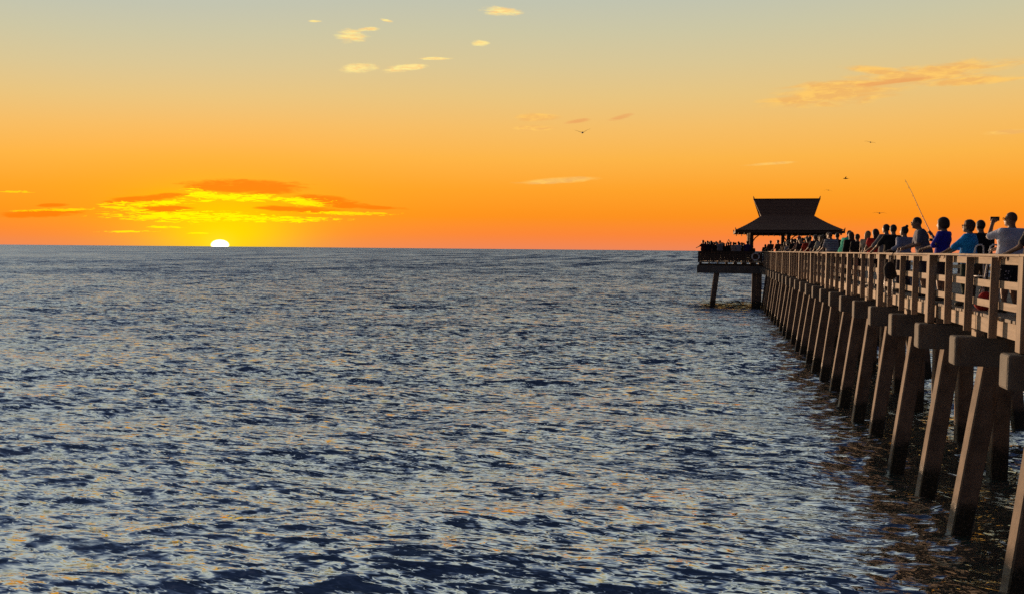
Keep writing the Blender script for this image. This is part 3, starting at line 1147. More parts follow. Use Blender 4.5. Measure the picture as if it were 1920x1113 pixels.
            d = np.minimum(d, np.maximum(sd_ell(Q, (0, 0.125, 0.036), (0.078, 0.085, 0.014)), -(Q[..., 1] - 0.06)))
        elif style == 'hat':
            d = np.maximum(sd_ell(Q, (0, -0.008, 0.03), (0.094, 0.114, 0.115)), -(Q[..., 2] - 0.03))
            d = np.minimum(d, sd_ell(Q, (0, -0.005, 0.035), (0.165, 0.185, 0.016)))
        return d * s.hb


def net_obj(name, fn, lo, hi, h, S, mat, parent):
    n = [int(math.ceil((b - a) / h)) + 1 for a, b in zip(lo, hi)]
    ax = [lo[i] + np.arange(n[i]) * h for i in range(3)]
    P = np.stack(np.meshgrid(*ax, indexing='ij'), -1)
    D = fn(P)
    D[0], D[-1], D[:, 0], D[:, -1], D[:, :, 0], D[:, :, -1] = 1, 1, 1, 1, 1, 1
    V, F = surface_net(D, np.array(lo), h)
    if len(F) == 0:
        return None, None
    return V * S, F


def np_obj(name, V, F, mat, parent):
    me = bpy.data.meshes.new(name)
    me.from_pydata(V.tolist(), [], F.tolist() if hasattr(F, 'tolist') else F)
    me.polygons.foreach_set('use_smooth', [True] * len(me.polygons))
    me.materials.append(mat)
    o = bpy.data.objects.new(name, me)
    return link(o, parent)


MC = {}


def cmat(kind, c, **kw):
    key = (kind, c, tuple(sorted(kw)))
    if key not in MC:
        nm = {'s': 'skin', 'h': 'hair', 'c': 'cloth'}[kind]
        MC[key] = cloth(nm, c, **kw) if kind == 'c' else plain(nm, c, 0.55 if kind == 's' else 0.6, 0, 20)
    return MC[key]


def finger_set(hand, fore, side, S, curl=0.8, out=None, down=(0, 0, -1)):
    """four unequal bent fingers and a thumb rooted in the palm"""
    parts = []
    f = Vector(fore).normalized()
    dn = Vector(down)
    dn = (dn - f * dn.dot(f))
    dn = dn.normalized() if dn.length > 1e-4 else f.orthogonal().normalized()
    sd = f.cross(dn) * side
    for i, L in enumerate((0.072, 0.080, 0.076, 0.060)):
        o = Vector(hand) + f * 0.075 + sd * (0.027 - 0.018 * i)
        a1, a2, a3 = curl * 0.5, curl * 1.15, curl * 1.7
        p = [o - f * 0.02]
        for fr, a in ((0.45, a1), (0.32, a2), (0.23, a3)):
            p.append(p[-1] + (f * math.cos(a) + dn * math.sin(a)) * L * (fr + (0.25 if len(p) == 1 else 0)))
        parts.append(tube([q * S for q in p], [0.0095 * S, 0.009 * S, 0.008 * S, 0.006 * S], 6))
    o = Vector(hand) + f * 0.02 + sd * 0.028
    p = [o, o + f * 0.03 + sd * 0.028 + dn * 0.01, o + f * 0.062 + sd * 0.030 + dn * 0.035]
    parts.append(tube([q * S for q in p], [0.012 * S, 0.0105 * S, 0.007 * S], 6))
    return join(parts)


def person(label, x, y, z, face, skin=(0.30, 0.17, 0.105), shirt=(0.3, 0.3, 0.3), sleeve=0.75, hem=0.90, trousers=(0.05, 0.05, 0.06), tlen=1.0,
           hair='short', hairc=(0.03, 0.018, 0.012), group='people watching the sunset from the pier', res=0.022, fingers=False,
           shirt_kw=None, trouser_kw=None, curl=0.8, skirt=False, shoec=(0.05, 0.05, 0.05), **kw):
    B = Body(**kw)
    S = B.S
    root = empty('person', (x, y, z), label, 'person', group, R(face))
    pts = [B.hand[-1], B.hand[1], B.elb[-1], B.elb[1], B.head, B.sh[-1], B.sh[1]]
    w = 0.26 * B.wide
    lo = [min([-w] + [p[0] for p in pts]) - 0.16, min([-0.2] + [p[1] for p in pts]) - 0.19, -0.02]
    hi = [max([w] + [p[0] for p in pts]) + 0.16, max([0.22] + [p[1] for p in pts]) + 0.19, max(1.80, max(p[2] for p in pts) + 0.24)]

    def fb(P):
        d = smin(B.torso(P), B.legs(P), 0.05)
        d = smin(d, B.arms(P), 0.03)
        d = smin(d, B.hands(P), 0.02)
        return smin(d, B.headp(P), 0.025)
    V, F = net_obj('body', fb, lo, hi, res, S, None, None)
    F = F.tolist()
    V = V.tolist()
    if fingers:
        for k in (-1, 1):
            v = B.hand[k] - B.elb[k]
            fv, ff = finger_set(B.hand[k], v, k, S, curl)
            o = len(V)
            V += [tuple(q) for q in fv]
            F += [tuple(i + o for i in q) for q in ff]
    me = bpy.data.meshes.new('body')
    me.from_pydata(V, [], F)
    me.polygons.foreach_set('use_smooth', [True] * len(me.polygons))
    me.materials.append(cmat('s', skin))
    link(bpy.data.objects.new('body', me), root)

    up = np.array(B.T((0, 0, 1.94))) - np.array(B.T((0, 0, 0.94)))
    base = np.array([0, 0, 0.94])

    def fs(P):
        d = smin(B.torso(P, 0.020), B.arms(P, 0.022, sleeve), 0.04) if sleeve > 0 else B.torso(P, 0.018)
        hgt = (P - base) @ up + 0.94
        d = d - 0.012 * np.clip((1.15 - hgt) / 0.3, 0, 1)
        near_arm = B.arms(P, 0.03, sleeve) if sleeve > 0 else np.full(d.shape, 1.0)
        low = np.maximum(hem - hgt, 0) * 1.0
        d = np.where((hgt < hem) & (near_arm > 0.0), np.maximum(d, hem - hgt), d)
        return np.maximum(d, hgt - 1.485)
    V, F = net_obj('shirt', fs, lo, hi, res, S, None, None)
    np_obj('shirt', V, F, cmat('c', shirt, **(shirt_kw or {})), root)

    def ft(P):
        d = smin(B.legs(P, 0.022, tlen), np.minimum(B.torso(P, 0.013), 9), 0.03)
        zz = P[..., 2]
        kz = 0.92 - 0.42 * min(tlen, 1) - 0.40 * max(0, tlen - 1)
        if skirt:
            d = smin(d, sd_caps(P, (0, 0, 0.95), (0, 0, kz), 0.17, 0.22), 0.04)
        return np.maximum(np.maximum(d, zz - 1.0), kz - zz)
    V, F = net_obj('trousers', ft, [lo[0], lo[1], 0.03], [hi[0], hi[1], 1.08], res, S, None, None)
    np_obj('skirt' if skirt else ('shorts' if tlen < 1.3 else 'trousers'), V, F, cmat('c', trousers, **(trouser_kw or {})), root)
    if hair:
        hl = B.head - np.array([0.24, 0.26, 0.36]) * B.hb
        hh = B.head + np.array([0.24, 0.26, 0.24]) * B.hb
        V, F = net_obj('hair', lambda P: B.hair(P, hair), hl, hh, min(res, 0.016), S, None, None)
        np_obj('cap' if hair == 'cap' else 'sun_hat' if hair == 'hat' else 'hair', V, F, cmat('h', hairc), root)
        if hair in ('cap', 'hat'):
            V, F = net_obj('hair', lambda P: np.maximum(B.hair(P, 'short'), ((P - B.head) @ B.HR)[..., 2] - 0.05), hl, hh, min(res, 0.018), S, None, None)
            np_obj('hair', V, F, cmat('h', (0.03, 0.018, 0.012)), root)
    for k in (-1, 1):
        ank = np.array([k * (0.06 + B.st), -0.03, 0.085])
        if res < 0.03:
            fn = lambda P: np.maximum(smin(sd_caps(P, ank + [0, -0.02, -0.03], ank + [k * 0.035, 0.17, -0.045], 0.054, 0.044), sd_caps(P, ank, ank + [0, 0, 0.01], 0.05, 0.05), 0.02), -P[..., 2] + 0.004)
            V, F = net_obj('shoe', fn, ank - [0.1, 0.14, 0.1], ank + [0.12, 0.26, 0.1], 0.02, S, None, None)
            np_obj('shoe', V, F, cmat('h', shoec), root)
    root['_s'] = S
    del root['_s']
    return root, B


def glasses(root, B, mat):
    S = B.S
    parts = []
    for k in (-1, 1):
        c = np.array([k * 0.034, 0.108, 0.012])
        loop = [B.head + B.HR @ (c + np.array([0.024 * math.cos(a), -0.004 * abs(math.cos(a)), 0.019 * math.sin(a)])) * B.hb for a in np.linspace(0, 2 * math.pi, 10)]
        parts.append(tube([Vector(p * S) for p in loop], 0.0042 * S, 5, False))
        arm = [B.head + B.HR @ np.array(q) * B.hb for q in ((k * 0.058, 0.104, 0.016), (k * 0.084, 0.06, 0.018), (k * 0.088, -0.01, 0.005))]
        parts.append(tube([Vector(p * S) for p in arm], 0.0038 * S, 5))
    br = [B.head + B.HR @ np.array(q) * B.hb for q in ((-0.012, 0.112, 0.016), (0.0, 0.116, 0.02), (0.012, 0.112, 0.016))]
    parts.append(tube([Vector(p * S) for p in br], 0.004 * S, 5))
    V, F = join(parts)
    mesh_obj('glasses', V, F, mat, root)


def world_of(root, B, p):
    a = root.rotation_euler[2]
    q = np.array(p) * B.S
    return Vector((root.location[0] + q[0] * math.cos(a) - q[1] * math.sin(a), root.location[1] + q[0] * math.sin(a) + q[1] * math.cos(a), root.location[2] + q[2]))


NEAR = 'people at the near stretch of the pier railing'
Z0 = DECK_Z + 0.004
# man with the phone
pm, pmB = person('bald man in pale blue T-shirt photographing the sunset with a phone', 5.42, 17.70, Z0, 40, shirt=(0.72, 0.76, 0.92), sleeve=0.9, trousers=(0.02, 0.022, 0.035), trouser_kw={'dots': (0.6, 0.6, 0.65, 1)}, tlen=0.9,
       hair='crop', hairc=(0.12, 0.06, 0.035), h=1.85, wide=1.36, group=NEAR, fingers=True, lh=(-0.10, 0.29, 1.57, -0.5, 0.05, -1.0), rh=(0.16, 0.36, 1.12, 0.7, -0.5, -0.3), head_yaw=0.1, head_pitch=0.02)
glasses(pm, pmB, M['black'])
hp = world_of(pm, pmB, pmB.hand[-1] + np.array([0.088, 0.02, 0.085]))
ph = empty('mobile_phone', hp, 'reddish phone held up sideways by the bald man in pale blue', 'phone', rz=R(4))
from_mesh('phone_case', box_mesh('phone_case', 0.165, 0.012, 0.082, plain('phone_red', (0.35, 0.05, 0.035), 0.4), 0.005), ph)
from_mesh('phone_screen', box_mesh('phone_screen', 0.150, 0.002, 0.072, M['black'], 0.0006), ph, (0, -0.0072, 0))
from_mesh('phone_camera', box_mesh('phone_camera', 0.028, 0.004, 0.028, M['black'], 0.001), ph, (-0.058, 0.0082, 0.02))
# person at the frame's edge
person('person in dark patterned top cut by the right edge of the picture', 5.30, 16.05, Z0, 40, shirt=(0.05, 0.045, 0.05), sleeve=0.7, trousers=(0.02, 0.022, 0.035), trouser_kw={'dots': (0.6, 0.6, 0.65, 1)},
       tlen=0.85, hair='mid', h=1.79, group=NEAR, fingers=True, lh=(-0.36, 0.30, 1.05, -0.4, -0.7, -0.4), shirt_kw={'dots': (0.3, 0.3, 0.3, 1)})
# man in black further in
person('broad man in black shirt with his back turned behind the blue shirt', 5.95, 21.50, Z0, 18, shirt=(0.018, 0.018, 0.018), sleeve=0.8, trousers=(0.14, 0.09, 0.05), tlen=2.0, hair='short', h=1.83, wide=1.3, shoec=(0.7, 0.7, 0.7), group=NEAR, lh=(-0.2, 0.32, 1.1), rh=(0.2, 0.3, 1.1))
# woman in blue
bw, bwB = person('woman with curly brown hair and glasses in bright blue shirt', 5.22, 19.65, Z0, 62, shirt=(0.01, 0.34, 0.9), sleeve=1.15, trousers=(0.02, 0.05, 0.05), tlen=2.0, hair='curly', hairc=(0.075, 0.035, 0.018),
       h=1.77, wide=1.22, female=True, group=NEAR, fingers=True, lh=(-0.16, 0.47, 1.06, -0.6, -0.4, -0.5), rh=(0.12, 0.44, 1.06, 0.6, -0.4, -0.5), hem=0.85)
glasses(bw, bwB, M['black'])
# boy with the rod
by, byB = person('boy with thick bowl haircut in purple blue T-shirt holding a fishing rod', 5.16, 21.45, Z0, 58, shirt=(0.035, 0.03, 0.50), sleeve=0.95, trousers=(0.05, 0.04, 0.05), tlen=1.1, hair='bowl', hairc=(0.06, 0.03, 0.018),
       h=1.88, wide=0.92, group=NEAR, fingers=True, lh=(-0.14, 0.36, 1.10, -0.6, -0.5, -0.6), rh=(0.05, 0.27, 1.42, 0.8, -0.1, -0.7), head_big=1.10, head_pitch=-0.05)
hr = world_of(by, byB, byB.hand[1])
rod_root = empty('fishing_rod', hr, 'thin long fishing rod slanting up left from the boy in purple', 'fishing rod')
tipv = Vector((4.93, 24.6, 7.43)) - hr
butt = -tipv.normalized() * 0.55
cs_ = [butt, Vector((0, 0, 0)), tipv * 0.35, tipv * 0.7 + Vector((0, 0, 0.03)), tipv]
V, F = tube(cs_, [0.013, 0.011, 0.008, 0.006, 0.0045], 8)
mesh_obj('rod_blank', V, F, M['black'], rod_root, True)
V, F = tube([butt, butt * 0.45], [0.018, 0.017], 10)
mesh_obj('rod_grip', V, F, plain('cork', (0.35, 0.22, 0.12), 0.8), rod_root, True)
V, F = tube([butt * 0.3 + Vector((-0.07, 0.02, -0.05)), butt * 0.3 + Vector((-0.02, 0.02, -0.06)), butt * 0.3 + Vector((0.03, 0.0, -0.06))], [0.03, 0.035, 0.028], 10)
mesh_obj('reel', V, F, M['black'], rod_root, True)
for t in (0.3, 0.5, 0.68, 0.84, 0.98):
    c = tipv * t + Vector((0, 0, 0.015 if t < 0.9 else 0))
    ringp = [c + Vector((0.014 * math.cos(a), 0, -0.018 + 0.014 * math.sin(a))) for a in np.linspace(0, 6.283, 9)]
    V, F = tube(ringp, 0.003, 5, False)
    mesh_obj('line_guide', V, F, M['steel'], rod_root)
# leaning man
lm, lmB = person('man in grey polo shirt and sunglasses leaning on the railing with straight arm', 5.20, 23.35, Z0, 84, shirt=(0.15, 0.16, 0.22), sleeve=0.75, trousers=(0.06, 0.06, 0.09), tlen=1.1, hair='crop', hairc=(0.06, 0.035, 0.025),
       h=2.0, wide=1.25, lean=0.26, group=NEAR, fingers=True, lh=(-0.25, 0.42, 1.06, -0.4, -0.8, -0.3), rh=(0.22, 0.44, 1.06, 0.5, -0.8, -0.3), head_pitch=-0.08)
glasses(lm, lmB, M['black'])
# couple and friend
person('woman with top knot in pale blue shirt, arm round the man in black', 5.20, 25.80, Z0, 26, shirt=(0.34, 0.38, 0.55), sleeve=1.5, trousers=(0.05, 0.05, 0.08), tlen=2.0, hair='topknot', h=1.80, female=True, wide=1.0,
       group=NEAR, fingers=True, lh=(-0.46, 0.02, 1.10, -0.2, -0.8, -0.5), rh=(0.14, 0.34, 1.05, 0.6, -0.6, -0.2), head_yaw=0.5)
person('man in black T-shirt between the grey shirted man and the top knot woman', 5.22, 27.42, Z0, 14, shirt=(0.012, 0.012, 0.016), sleeve=0.8, trousers=(0.03, 0.03, 0.04), tlen=1.15, hair='short', h=1.90, wide=1.22, group=NEAR,
       lh=(-0.42, 0.32, 1.05, -0.5, -0.6, -0.3), rh=(0.28, 0.1, 1.0))
person('slim man in grey shirt reaching down to the rail left of the black T-shirt', 5.38, 29.35, Z0, 40, shirt=(0.22, 0.22, 0.25), sleeve=1.2, trousers=(0.06, 0.06, 0.07), tlen=2.0, hair='short', h=1.97, group=NEAR, wide=1.05,
       lh=(-0.26, 0.38, 1.05, -0.5, -0.6, -0.3))
person('woman in red top with dark shoulder length hair', 5.18, 30.05, Z0, 12, shirt=(0.75, 0.03, 0.025), sleeve=0.4, trousers=(0.05, 0.04, 0.05), tlen=1.0, hair='mid', hairc=(0.03, 0.012, 0.01), h=1.84, female=True, wide=1.12, group=NEAR,
       lh=(-0.2, 0.3, 1.06), rh=(0.2, 0.3, 1.06))
person('fair haired woman in cream top half hidden behind the red top', 5.55, 33.75, Z0, -30, shirt=(0.5, 0.42, 0.33), sleeve=0.5, trousers=(0.3, 0.3, 0.32), tlen=1.6, hair='long', hairc=(0.42, 0.24, 0.10), h=1.86, female=True, group=NEAR)
person('small person in black with short hair between long red hair and red top', 5.32, 34.55, Z0, 20, shirt=(0.015, 0.017, 0.02), sleeve=0.8, trousers=(0.03, 0.03, 0.03), tlen=1.2, hair='short', h=1.76, wide=0.95, group=NEAR, res=0.026)
person('woman with very long auburn hair in black top', 5.20, 35.30, Z0, 16, shirt=(0.012, 0.012, 0.014), sleeve=1.3, trousers=(0.02, 0.02, 0.02), tlen=2.0, hair='long', hairc=(0.13, 0.045, 0.02), h=1.86, female=True, wide=1.1, group=NEAR, res=0.026)
person('man in teal green shirt stooping to the right', 5.18, 37.0, Z0, -62, shirt=(0.0, 0.62, 0.42), sleeve=0.8, trousers=(0.05, 0.04, 0.03), tlen=1.2, hair='crop', hairc=(0.1, 0.05, 0.03), h=2.0, wide=1.1, lean=0.32, group=NEAR, res=0.026,
       lh=(-0.1, 0.45, 1.0), rh=(0.15, 0.4, 1.0))
person('stout man in light grey banded shirt bent over the rail', 5.18, 40.1, Z0, 38, shirt=(0.44, 0.44, 0.50), sleeve=0.8, hem=0.95, trousers=(0.015, 0.015, 0.02), tlen=1.0, hair='crop', hairc=(0.14, 0.07, 0.045), h=1.97, wide=1.5, lean=0.28, group=NEAR, res=0.026,
       lh=(-0.28, 0.42, 1.0), rh=(0.28, 0.4, 1.0), shirt_kw={'stripes': (0.12, 0.1, 0.12, 1)})

# things by the railing
ch = empty('folding_chair', (5.32, 18.95, DECK_Z), 'white tubular frame standing on the deck left of the bald man', 'chair', rz=R(25))
for yy in (-0.2, 0.2):
    V, F = tube([(-0.26, yy, 0.0), (-0.13, yy, 0.62), (-0.045, yy, 1.16), (-0.02, yy, 1.24), (0.03, yy, 1.27), (0.11, yy, 1.27), (0.15, yy, 1.23), (0.16, yy, 1.1), (0.22, yy, 0.0)], 0.017, 8)
    mesh_obj('frame_tube', V, F, M['white'], ch, True)
V, F = tube([(-0.12, -0.2, 0.64), (-0.12, 0.2, 0.64)], 0.014, 8)
mesh_obj('crossbar', V, F, M['white'], ch, True)
V, F = box_vf(-0.16, 0.2, -0.2, 0.2, 0.44, 0.47)
mesh_obj('seat', V, F, cloth('seat_cloth', (0.05, 0.05, 0.06)), ch)

# black bag hung on the outside of the railing
bagm = cloth('bag_cloth', (0.02, 0.02, 0.023))
def fbag(P):
    return smin(sd_ell(P, (0, 0, 0.30), (0.15, 0.11, 0.20)), sd_ell(P, (0.03, 0.0, 0.16), (0.16, 0.12, 0.13)), 0.06)
bag = empty('hanging_bag', (4.585, 24.42, 4.75), 'black bag with loose looped strap hanging outside the railing', 'bag', rz=R(6))
V, F = net_obj('bag_body', fbag, [-0.25, -0.22, -0.02], [0.27, 0.22, 0.56], 0.022, 1.0, None, None)
np_obj('bag_body', V, F, bagm, bag)
V, F = tube([(0.0, -0.03, 0.46), (0.01, -0.03, 0.62), (0.08, 0, 0.74), (0.14, 0.02, 0.70)], 0.013, 6)
mesh_obj('bag_handle', V, F, M['black'], bag, True)
V, F = tube([(-0.1, 0.02, 0.22), (-0.12, 0.0, -0.1), (-0.10, -0.02, -0.34), (0.0, -0.04, -0.46), (0.09, 0.0, -0.42), (0.10, 0.03, -0.1), (0.1, 0.04, 0.15)], 0.012, 6)
mesh_obj('bag_strap', V, F, M['steel'], bag, True)

# cooler and red bag on the deck
cl = empty('cooler_box', (5.45, 26.35, DECK_Z), 'pale grey cooler box on the deck behind the railing near the black hanging bag', 'cooler', rz=R(8))
from_mesh('cooler_body', box_mesh('cooler_body', 0.42, 0.62, 0.38, plain('cooler_grey', (0.55, 0.56, 0.58), 0.4), 0.03, 2), cl, (0, 0, 0.20))
from_mesh('lid', box_mesh('lid', 0.45, 0.65, 0.08, M['white'], 0.02, 2), cl, (0, 0, 0.435))
V, F = tube([(-0.23, -0.2, 0.3), (-0.29, -0.2, 0.3), (-0.29, 0.2, 0.3), (-0.23, 0.2, 0.3)], 0.013, 6)
mesh_obj('handle', V, F, M['black'], cl, True)
rb = empty('red_bag', (5.15, 18.25, DECK_Z), 'red cloth bag on the deck by the feet of the bald man', 'bag', rz=R(-10))
V, F = net_obj('bag_body', lambda P: smin(sd_ell(P, (0, 0, 0.13), (0.17, 0.12, 0.14)), sd_ell(P, (0.03, 0, 0.24), (0.12, 0.09, 0.12)), 0.05), [-0.26, -0.22, -0.04], [0.26, 0.22, 0.46], 0.02, 1.0, None, None)
np_obj('bag_body', V, F, cloth('red_cloth', (0.5, 0.03, 0.03)), rb)
V, F = tube([(-0.08, 0, 0.33), (-0.05, 0, 0.44), (0.06, 0, 0.46), (0.11, 0, 0.33)], 0.012, 6)
mesh_obj('handle', V, F, M['black'], rb, True)

# crowd further out: label, x, y, height, facing, colours, style, pose extras
MIDG = 'people crowded at the far stretch of the railing'
mid = [
 ('tall dark haired person just behind the stout man in banded grey', 5.55, 44.8, 2.04, 20, (0.03, 0.03, 0.035), 'short', (0.05, 0.035, 0.02), {}),
 ('person in cream shirt left of the stout man in banded grey', 5.35, 46.0, 1.90, 10, (0.5, 0.52, 0.45), 'mid', (0.2, 0.13, 0.06), {'female': True}),
 ('person in dark cap beneath the right half of the pavilion roof', 5.25, 47.6, 1.96, 30, (0.035, 0.035, 0.06), 'cap', (0.06, 0.05, 0.05), {}),
 ('person in bright red shirt beneath the pavilion roof', 5.22, 51.0, 1.86, 20, (0.62, 0.05, 0.02), 'short', (0.06, 0.03, 0.02), {'wide': 1.1}),
 ('person in black bending forward beside the bright red shirt', 5.1, 52.8, 1.84, 30, (0.02, 0.02, 0.022), 'mid', (0.35, 0.28, 0.18), {'lean': 0.3}),
 ('person in crimson cap leaning toward the rail', 5.18, 54.6, 2.02, 60, (0.16, 0.06, 0.05), 'cap', (0.42, 0.07, 0.06), {'lean': 0.12}),
 ('person with tied back hair in maroon top left of the crimson cap', 5.2, 56.4, 1.86, 40, (0.14, 0.04, 0.04), 'topknot', (0.05, 0.025, 0.015), {'female': True}),
 ('dark jacketed half of the hugging pair below the roof', 5.18, 59.2, 1.92, 55, (0.025, 0.025, 0.02), 'short', (0.05, 0.03, 0.02), {'lean': 0.15, 'wide': 1.2}),
 ('olive clad half of the hugging pair below the roof', 5.35, 60.4, 1.92, -30, (0.12, 0.10, 0.06), 'short', (0.05, 0.03, 0.02), {'wide': 1.1}),
 ('person in pale top stooping under the hugging pair', 5.12, 62.2, 1.72, 40, (0.38, 0.38, 0.40), 'hat', (0.25, 0.2, 0.14), {'lean': 0.2}),
 ('person in faded brown left of the hugging pair', 5.2, 64.6, 1.82, 10, (0.22, 0.13, 0.08), 'mid', (0.1, 0.06, 0.03), {}),
 ('person in dark brown standing apart with elbow out over the rail', 5.15, 72.0, 2.0, 50, (0.10, 0.045, 0.025), 'short', (0.05, 0.03, 0.02), {'lean': 0.1, 'wide': 1.2}),
 ('seated height child with light face next to the person with elbow out', 5.2, 69.5, 1.5, 140, (0.4, 0.32, 0.22), 'short', (0.1, 0.06, 0.03), {}),
 ('broad shouldered person in dark maroon right of the pavilion column', 5.35, 85.2, 2.1, 40, (0.09, 0.025, 0.02), 'short', (0.05, 0.03, 0.02), {'wide': 1.35}),
 ('short person in black beside the pavilion column', 5.0, 87.6, 1.74, 0, (0.02, 0.015, 0.015), 'mid', (0.04, 0.03, 0.02), {}),
]
for lb, x, y, h, f, c, hs, hc, kw in mid:
    pose = dict(lh=(-0.24, 0.36, 1.05), rh=(0.24, 0.36, 1.05))
    pose.update(kw)
    person(lb, x, y, Z0 if y < 86 else PZ - 0.055, f, shirt=c, hair=hs, hairc=hc, h=h, group=MIDG, res=0.034, sleeve=random.choice((0.7, 0.9, 1.6)), tlen=random.choice((1.0, 1.2, 2.0)),
           trousers=random.choice(((0.05, 0.05, 0.07), (0.03, 0.03, 0.03), (0.12, 0.09, 0.06), (0.25, 0.24, 0.22))), skin=random.choice(((0.30, 0.17, 0.105), (0.24, 0.13, 0.08))), **pose)
PLG = 'people along the platform railing at the sea end'
plt_ = [
 ('outermost person in maroon with arm over the platform rail', -0.98, 88.0, 2.12, 60, (0.10, 0.02, 0.03), 'short', {'lh': (-0.2, 0.55, 1.1), 'wide': 1.15}),
 ('second person from the left end of the platform, in navy', -0.55, 88.3, 2.06, 20, (0.02, 0.02, 0.06), 'short', {}),
 ('person in rust brown top, third from the left end of the platform', -0.20, 88.6, 2.06, 10, (0.16, 0.04, 0.02), 'mid', {'female': True}),
 ('short dark figure, fourth from the left end of the platform', 0.12, 88.0, 1.92, 40, (0.03, 0.022, 0.02), 'short', {}),
 ('person in grey shirt with both elbows raised to the face', 0.66, 87.8, 2.10, 15, (0.30, 0.29, 0.30), 'short', {'lh': (-0.06, 0.17, 1.60, -1, 0, -0.3), 'rh': (0.06, 0.17, 1.60, 1, 0, -0.3), 'wide': 1.15}),
 ('dark capped head peering beside the raised elbows', 0.30, 88.5, 2.0, 40, (0.03, 0.03, 0.03), 'cap', {}),
 ('person holding both hands high in a point overhead', 1.50, 88.3, 1.92, 10, (0.02, 0.02, 0.03), 'short', {'lh': (-0.02, 0.10, 1.95, -1, 0, 0), 'rh': (0.05, 0.10, 1.95, 1, 0, 0)}),
 ('person in light top right of the overhead hands', 1.98, 87.7, 1.94, 15, (0.48, 0.44, 0.38), 'mid', {'female': True}),
 ('person in white shirt in the middle of the platform rail', 2.45, 87.8, 2.0, 15, (0.50, 0.50, 0.52), 'short', {}),
 ('dark top beside the white shirt on the platform', 2.78, 88.2, 1.92, 10, (0.03, 0.03, 0.035), 'long', {'female': True}),
 ('person in purple shirt just left of the pavilion column', 3.28, 87.9, 2.06, 10, (0.07, 0.035, 0.16), 'short', {'wide': 1.2}),
 ('low crouching figure at the foot of the pavilion column', 3.8, 87.7, 1.60, 10, (0.03, 0.02, 0.02), 'short', {}),
 ('dark figure partly behind the raised elbows on the platform', 1.05, 88.7, 1.84, 0, (0.05, 0.03, 0.04), 'mid', {}),
 ('figure with lifted chin behind the overhead hands', 1.72, 88.9, 1.98, 0, (0.06, 0.06, 0.10), 'short', {'head_pitch': 0.3}),
]
for lb, x, y, h, f, c, hs, kw in plt_:
    person(lb, x, y, PZ - 0.055, f, shirt=c, hair=hs, h=h, group=PLG, res=0.036, sleeve=random.choice((0.7, 0.9)), tlen=random.choice((1.0, 1.2, 2.0)),
           trousers=random.choice(((0.05, 0.05, 0.07), (0.03, 0.03, 0.03), (0.10, 0.08, 0.06))), **kw)


# figures in the second row that nothing tells apart
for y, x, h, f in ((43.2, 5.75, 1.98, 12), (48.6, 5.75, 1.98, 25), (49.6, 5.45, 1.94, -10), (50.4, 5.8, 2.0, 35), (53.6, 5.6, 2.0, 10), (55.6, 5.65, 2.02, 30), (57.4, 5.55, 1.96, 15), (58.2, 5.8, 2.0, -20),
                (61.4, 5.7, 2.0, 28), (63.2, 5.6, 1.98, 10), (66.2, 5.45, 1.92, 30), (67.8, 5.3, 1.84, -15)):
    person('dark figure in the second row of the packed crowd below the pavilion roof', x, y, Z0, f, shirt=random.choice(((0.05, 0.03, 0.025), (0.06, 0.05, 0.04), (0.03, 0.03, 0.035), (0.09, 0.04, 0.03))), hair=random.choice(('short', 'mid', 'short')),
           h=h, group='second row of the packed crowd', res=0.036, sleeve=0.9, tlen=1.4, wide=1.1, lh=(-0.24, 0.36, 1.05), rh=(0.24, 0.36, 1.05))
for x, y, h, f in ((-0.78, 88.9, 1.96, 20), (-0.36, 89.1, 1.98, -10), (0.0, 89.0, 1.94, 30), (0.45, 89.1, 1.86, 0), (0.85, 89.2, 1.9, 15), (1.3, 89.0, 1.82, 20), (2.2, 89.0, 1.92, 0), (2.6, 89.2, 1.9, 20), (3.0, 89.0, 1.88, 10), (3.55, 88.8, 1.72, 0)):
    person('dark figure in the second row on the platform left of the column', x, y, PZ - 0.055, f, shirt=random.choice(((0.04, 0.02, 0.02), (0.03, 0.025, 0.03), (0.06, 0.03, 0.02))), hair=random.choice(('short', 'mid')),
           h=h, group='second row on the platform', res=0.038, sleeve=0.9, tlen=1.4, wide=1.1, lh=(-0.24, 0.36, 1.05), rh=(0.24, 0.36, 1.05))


# ------------------------------------------------------------------ gulls
gm = plain('gull_feathers', (0.10, 0.09, 0.08), 0.7)


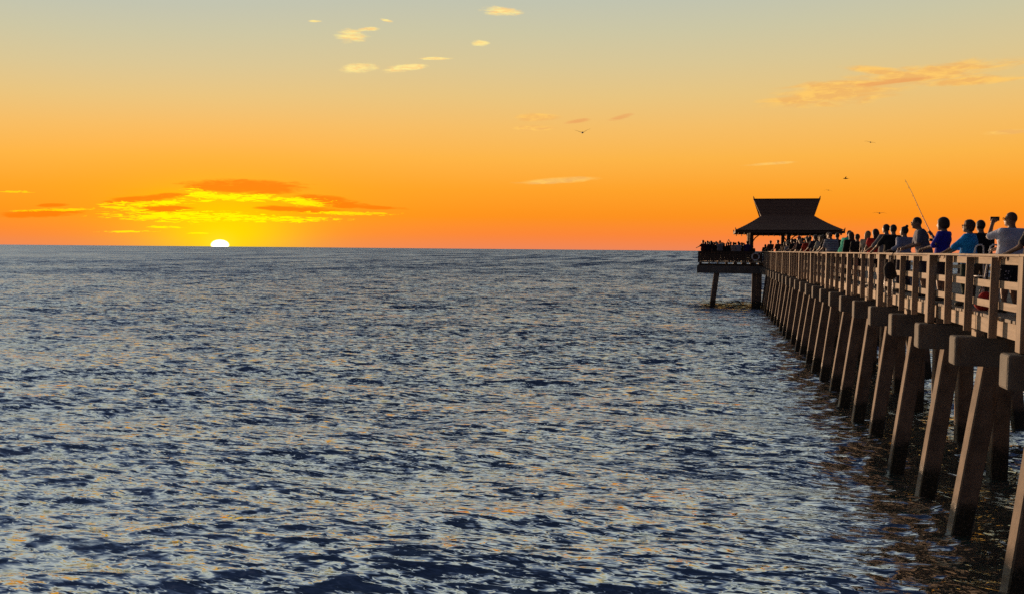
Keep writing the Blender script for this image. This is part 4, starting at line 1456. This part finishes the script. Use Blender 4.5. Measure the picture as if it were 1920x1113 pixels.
def gull(label, loc, span, rz, bank, dih1, dih2, pitch=0.0):
    S = span / 1.2
    root = empty('gull', loc, label, 'gull', 'gulls gliding over the pier and sea', rz)
    root.rotation_euler = (pitch, bank, rz)
    prof = [(-0.27, 0.006), (-0.2, 0.03), (-0.1, 0.055), (0.0, 0.068), (0.1, 0.062), (0.17, 0.042), (0.21, 0.036), (0.25, 0.034), (0.275, 0.02), (0.315, 0.005)]
    V, F = tube([(0, y * S, (0.01 if y > 0.15 else 0) * S) for y, r_ in prof], [r_ * S for y, r_ in prof], 10)
    parts = [(V, F)]
    for s in (-1, 1):
        secs = [(0.02, 0, 0.13, 0.02), (0.22, dih1 * 0.2, 0.14, 0.014), (0.36, dih1 * 0.34 + (dih2 * 0.02), 0.11, 0.010), (0.5, dih1 * 0.34 + dih2 * 0.16, 0.065, 0.007), (0.61, dih1 * 0.34 + dih2 * 0.28, 0.012, 0.004)]
        V, F = [], []
        for i, (x, z, c, t) in enumerate(secs):
            y0 = 0.05 - 0.06 * max(0, i - 1) * 0.5
            V += [(s * x * S, (y0 + c * 0.5) * S, z * S), (s * x * S, y0 * S, (z + t) * S), (s * x * S, (y0 - c * 0.5) * S, z * S), (s * x * S, y0 * S, (z - t * 0.5) * S)]
        for i in range(len(secs) - 1):
            for j in range(4):
                q = (i * 4 + j, i * 4 + (j + 1) % 4, (i + 1) * 4 + (j + 1) % 4, (i + 1) * 4 + j)
                F.append(q if s > 0 else q[::-1])
        F.append((len(V) - 4, len(V) - 3, len(V) - 2, len(V) - 1))
        parts.append((V, F))
    parts.append(([(-0.07 * S, -0.38 * S, 0), (0.07 * S, -0.38 * S, 0), (0.03 * S, -0.2 * S, 0.012 * S), (-0.03 * S, -0.2 * S, 0.012 * S), (0, -0.3 * S, -0.012 * S)], [(0, 1, 2, 3), (1, 0, 4), (2, 1, 4), (3, 2, 4), (0, 3, 4)]))
    V, F = join(parts)
    mesh_obj('body', V, F, gm, root, True)


gull('gull with wings raised in a wide V over open sea', (-9.87, 65, 14.39), 1.25, R(20), R(-6), 0.42, 0.35, R(8))
gull('highest gull on the right with level wings tilted down right', (15.58, 95, 16.84), 1.18, R(-12), R(14), 0.16, -0.32)
gull('smallest gull seen side on above the pavilion roof', (11.9, 85, 12.33), 0.95, R(84), R(4), 0.30, 0.25)
gull('gull with drooping wings just over the roof ridge', (14.66, 120, 13.63), 1.0, R(-10), R(8), 0.14, -0.62)
gull('gull gliding low between the pavilion and the fishing rod', (14.05, 80, 8.9), 1.15, R(-14), R(2), 0.22, -0.38)
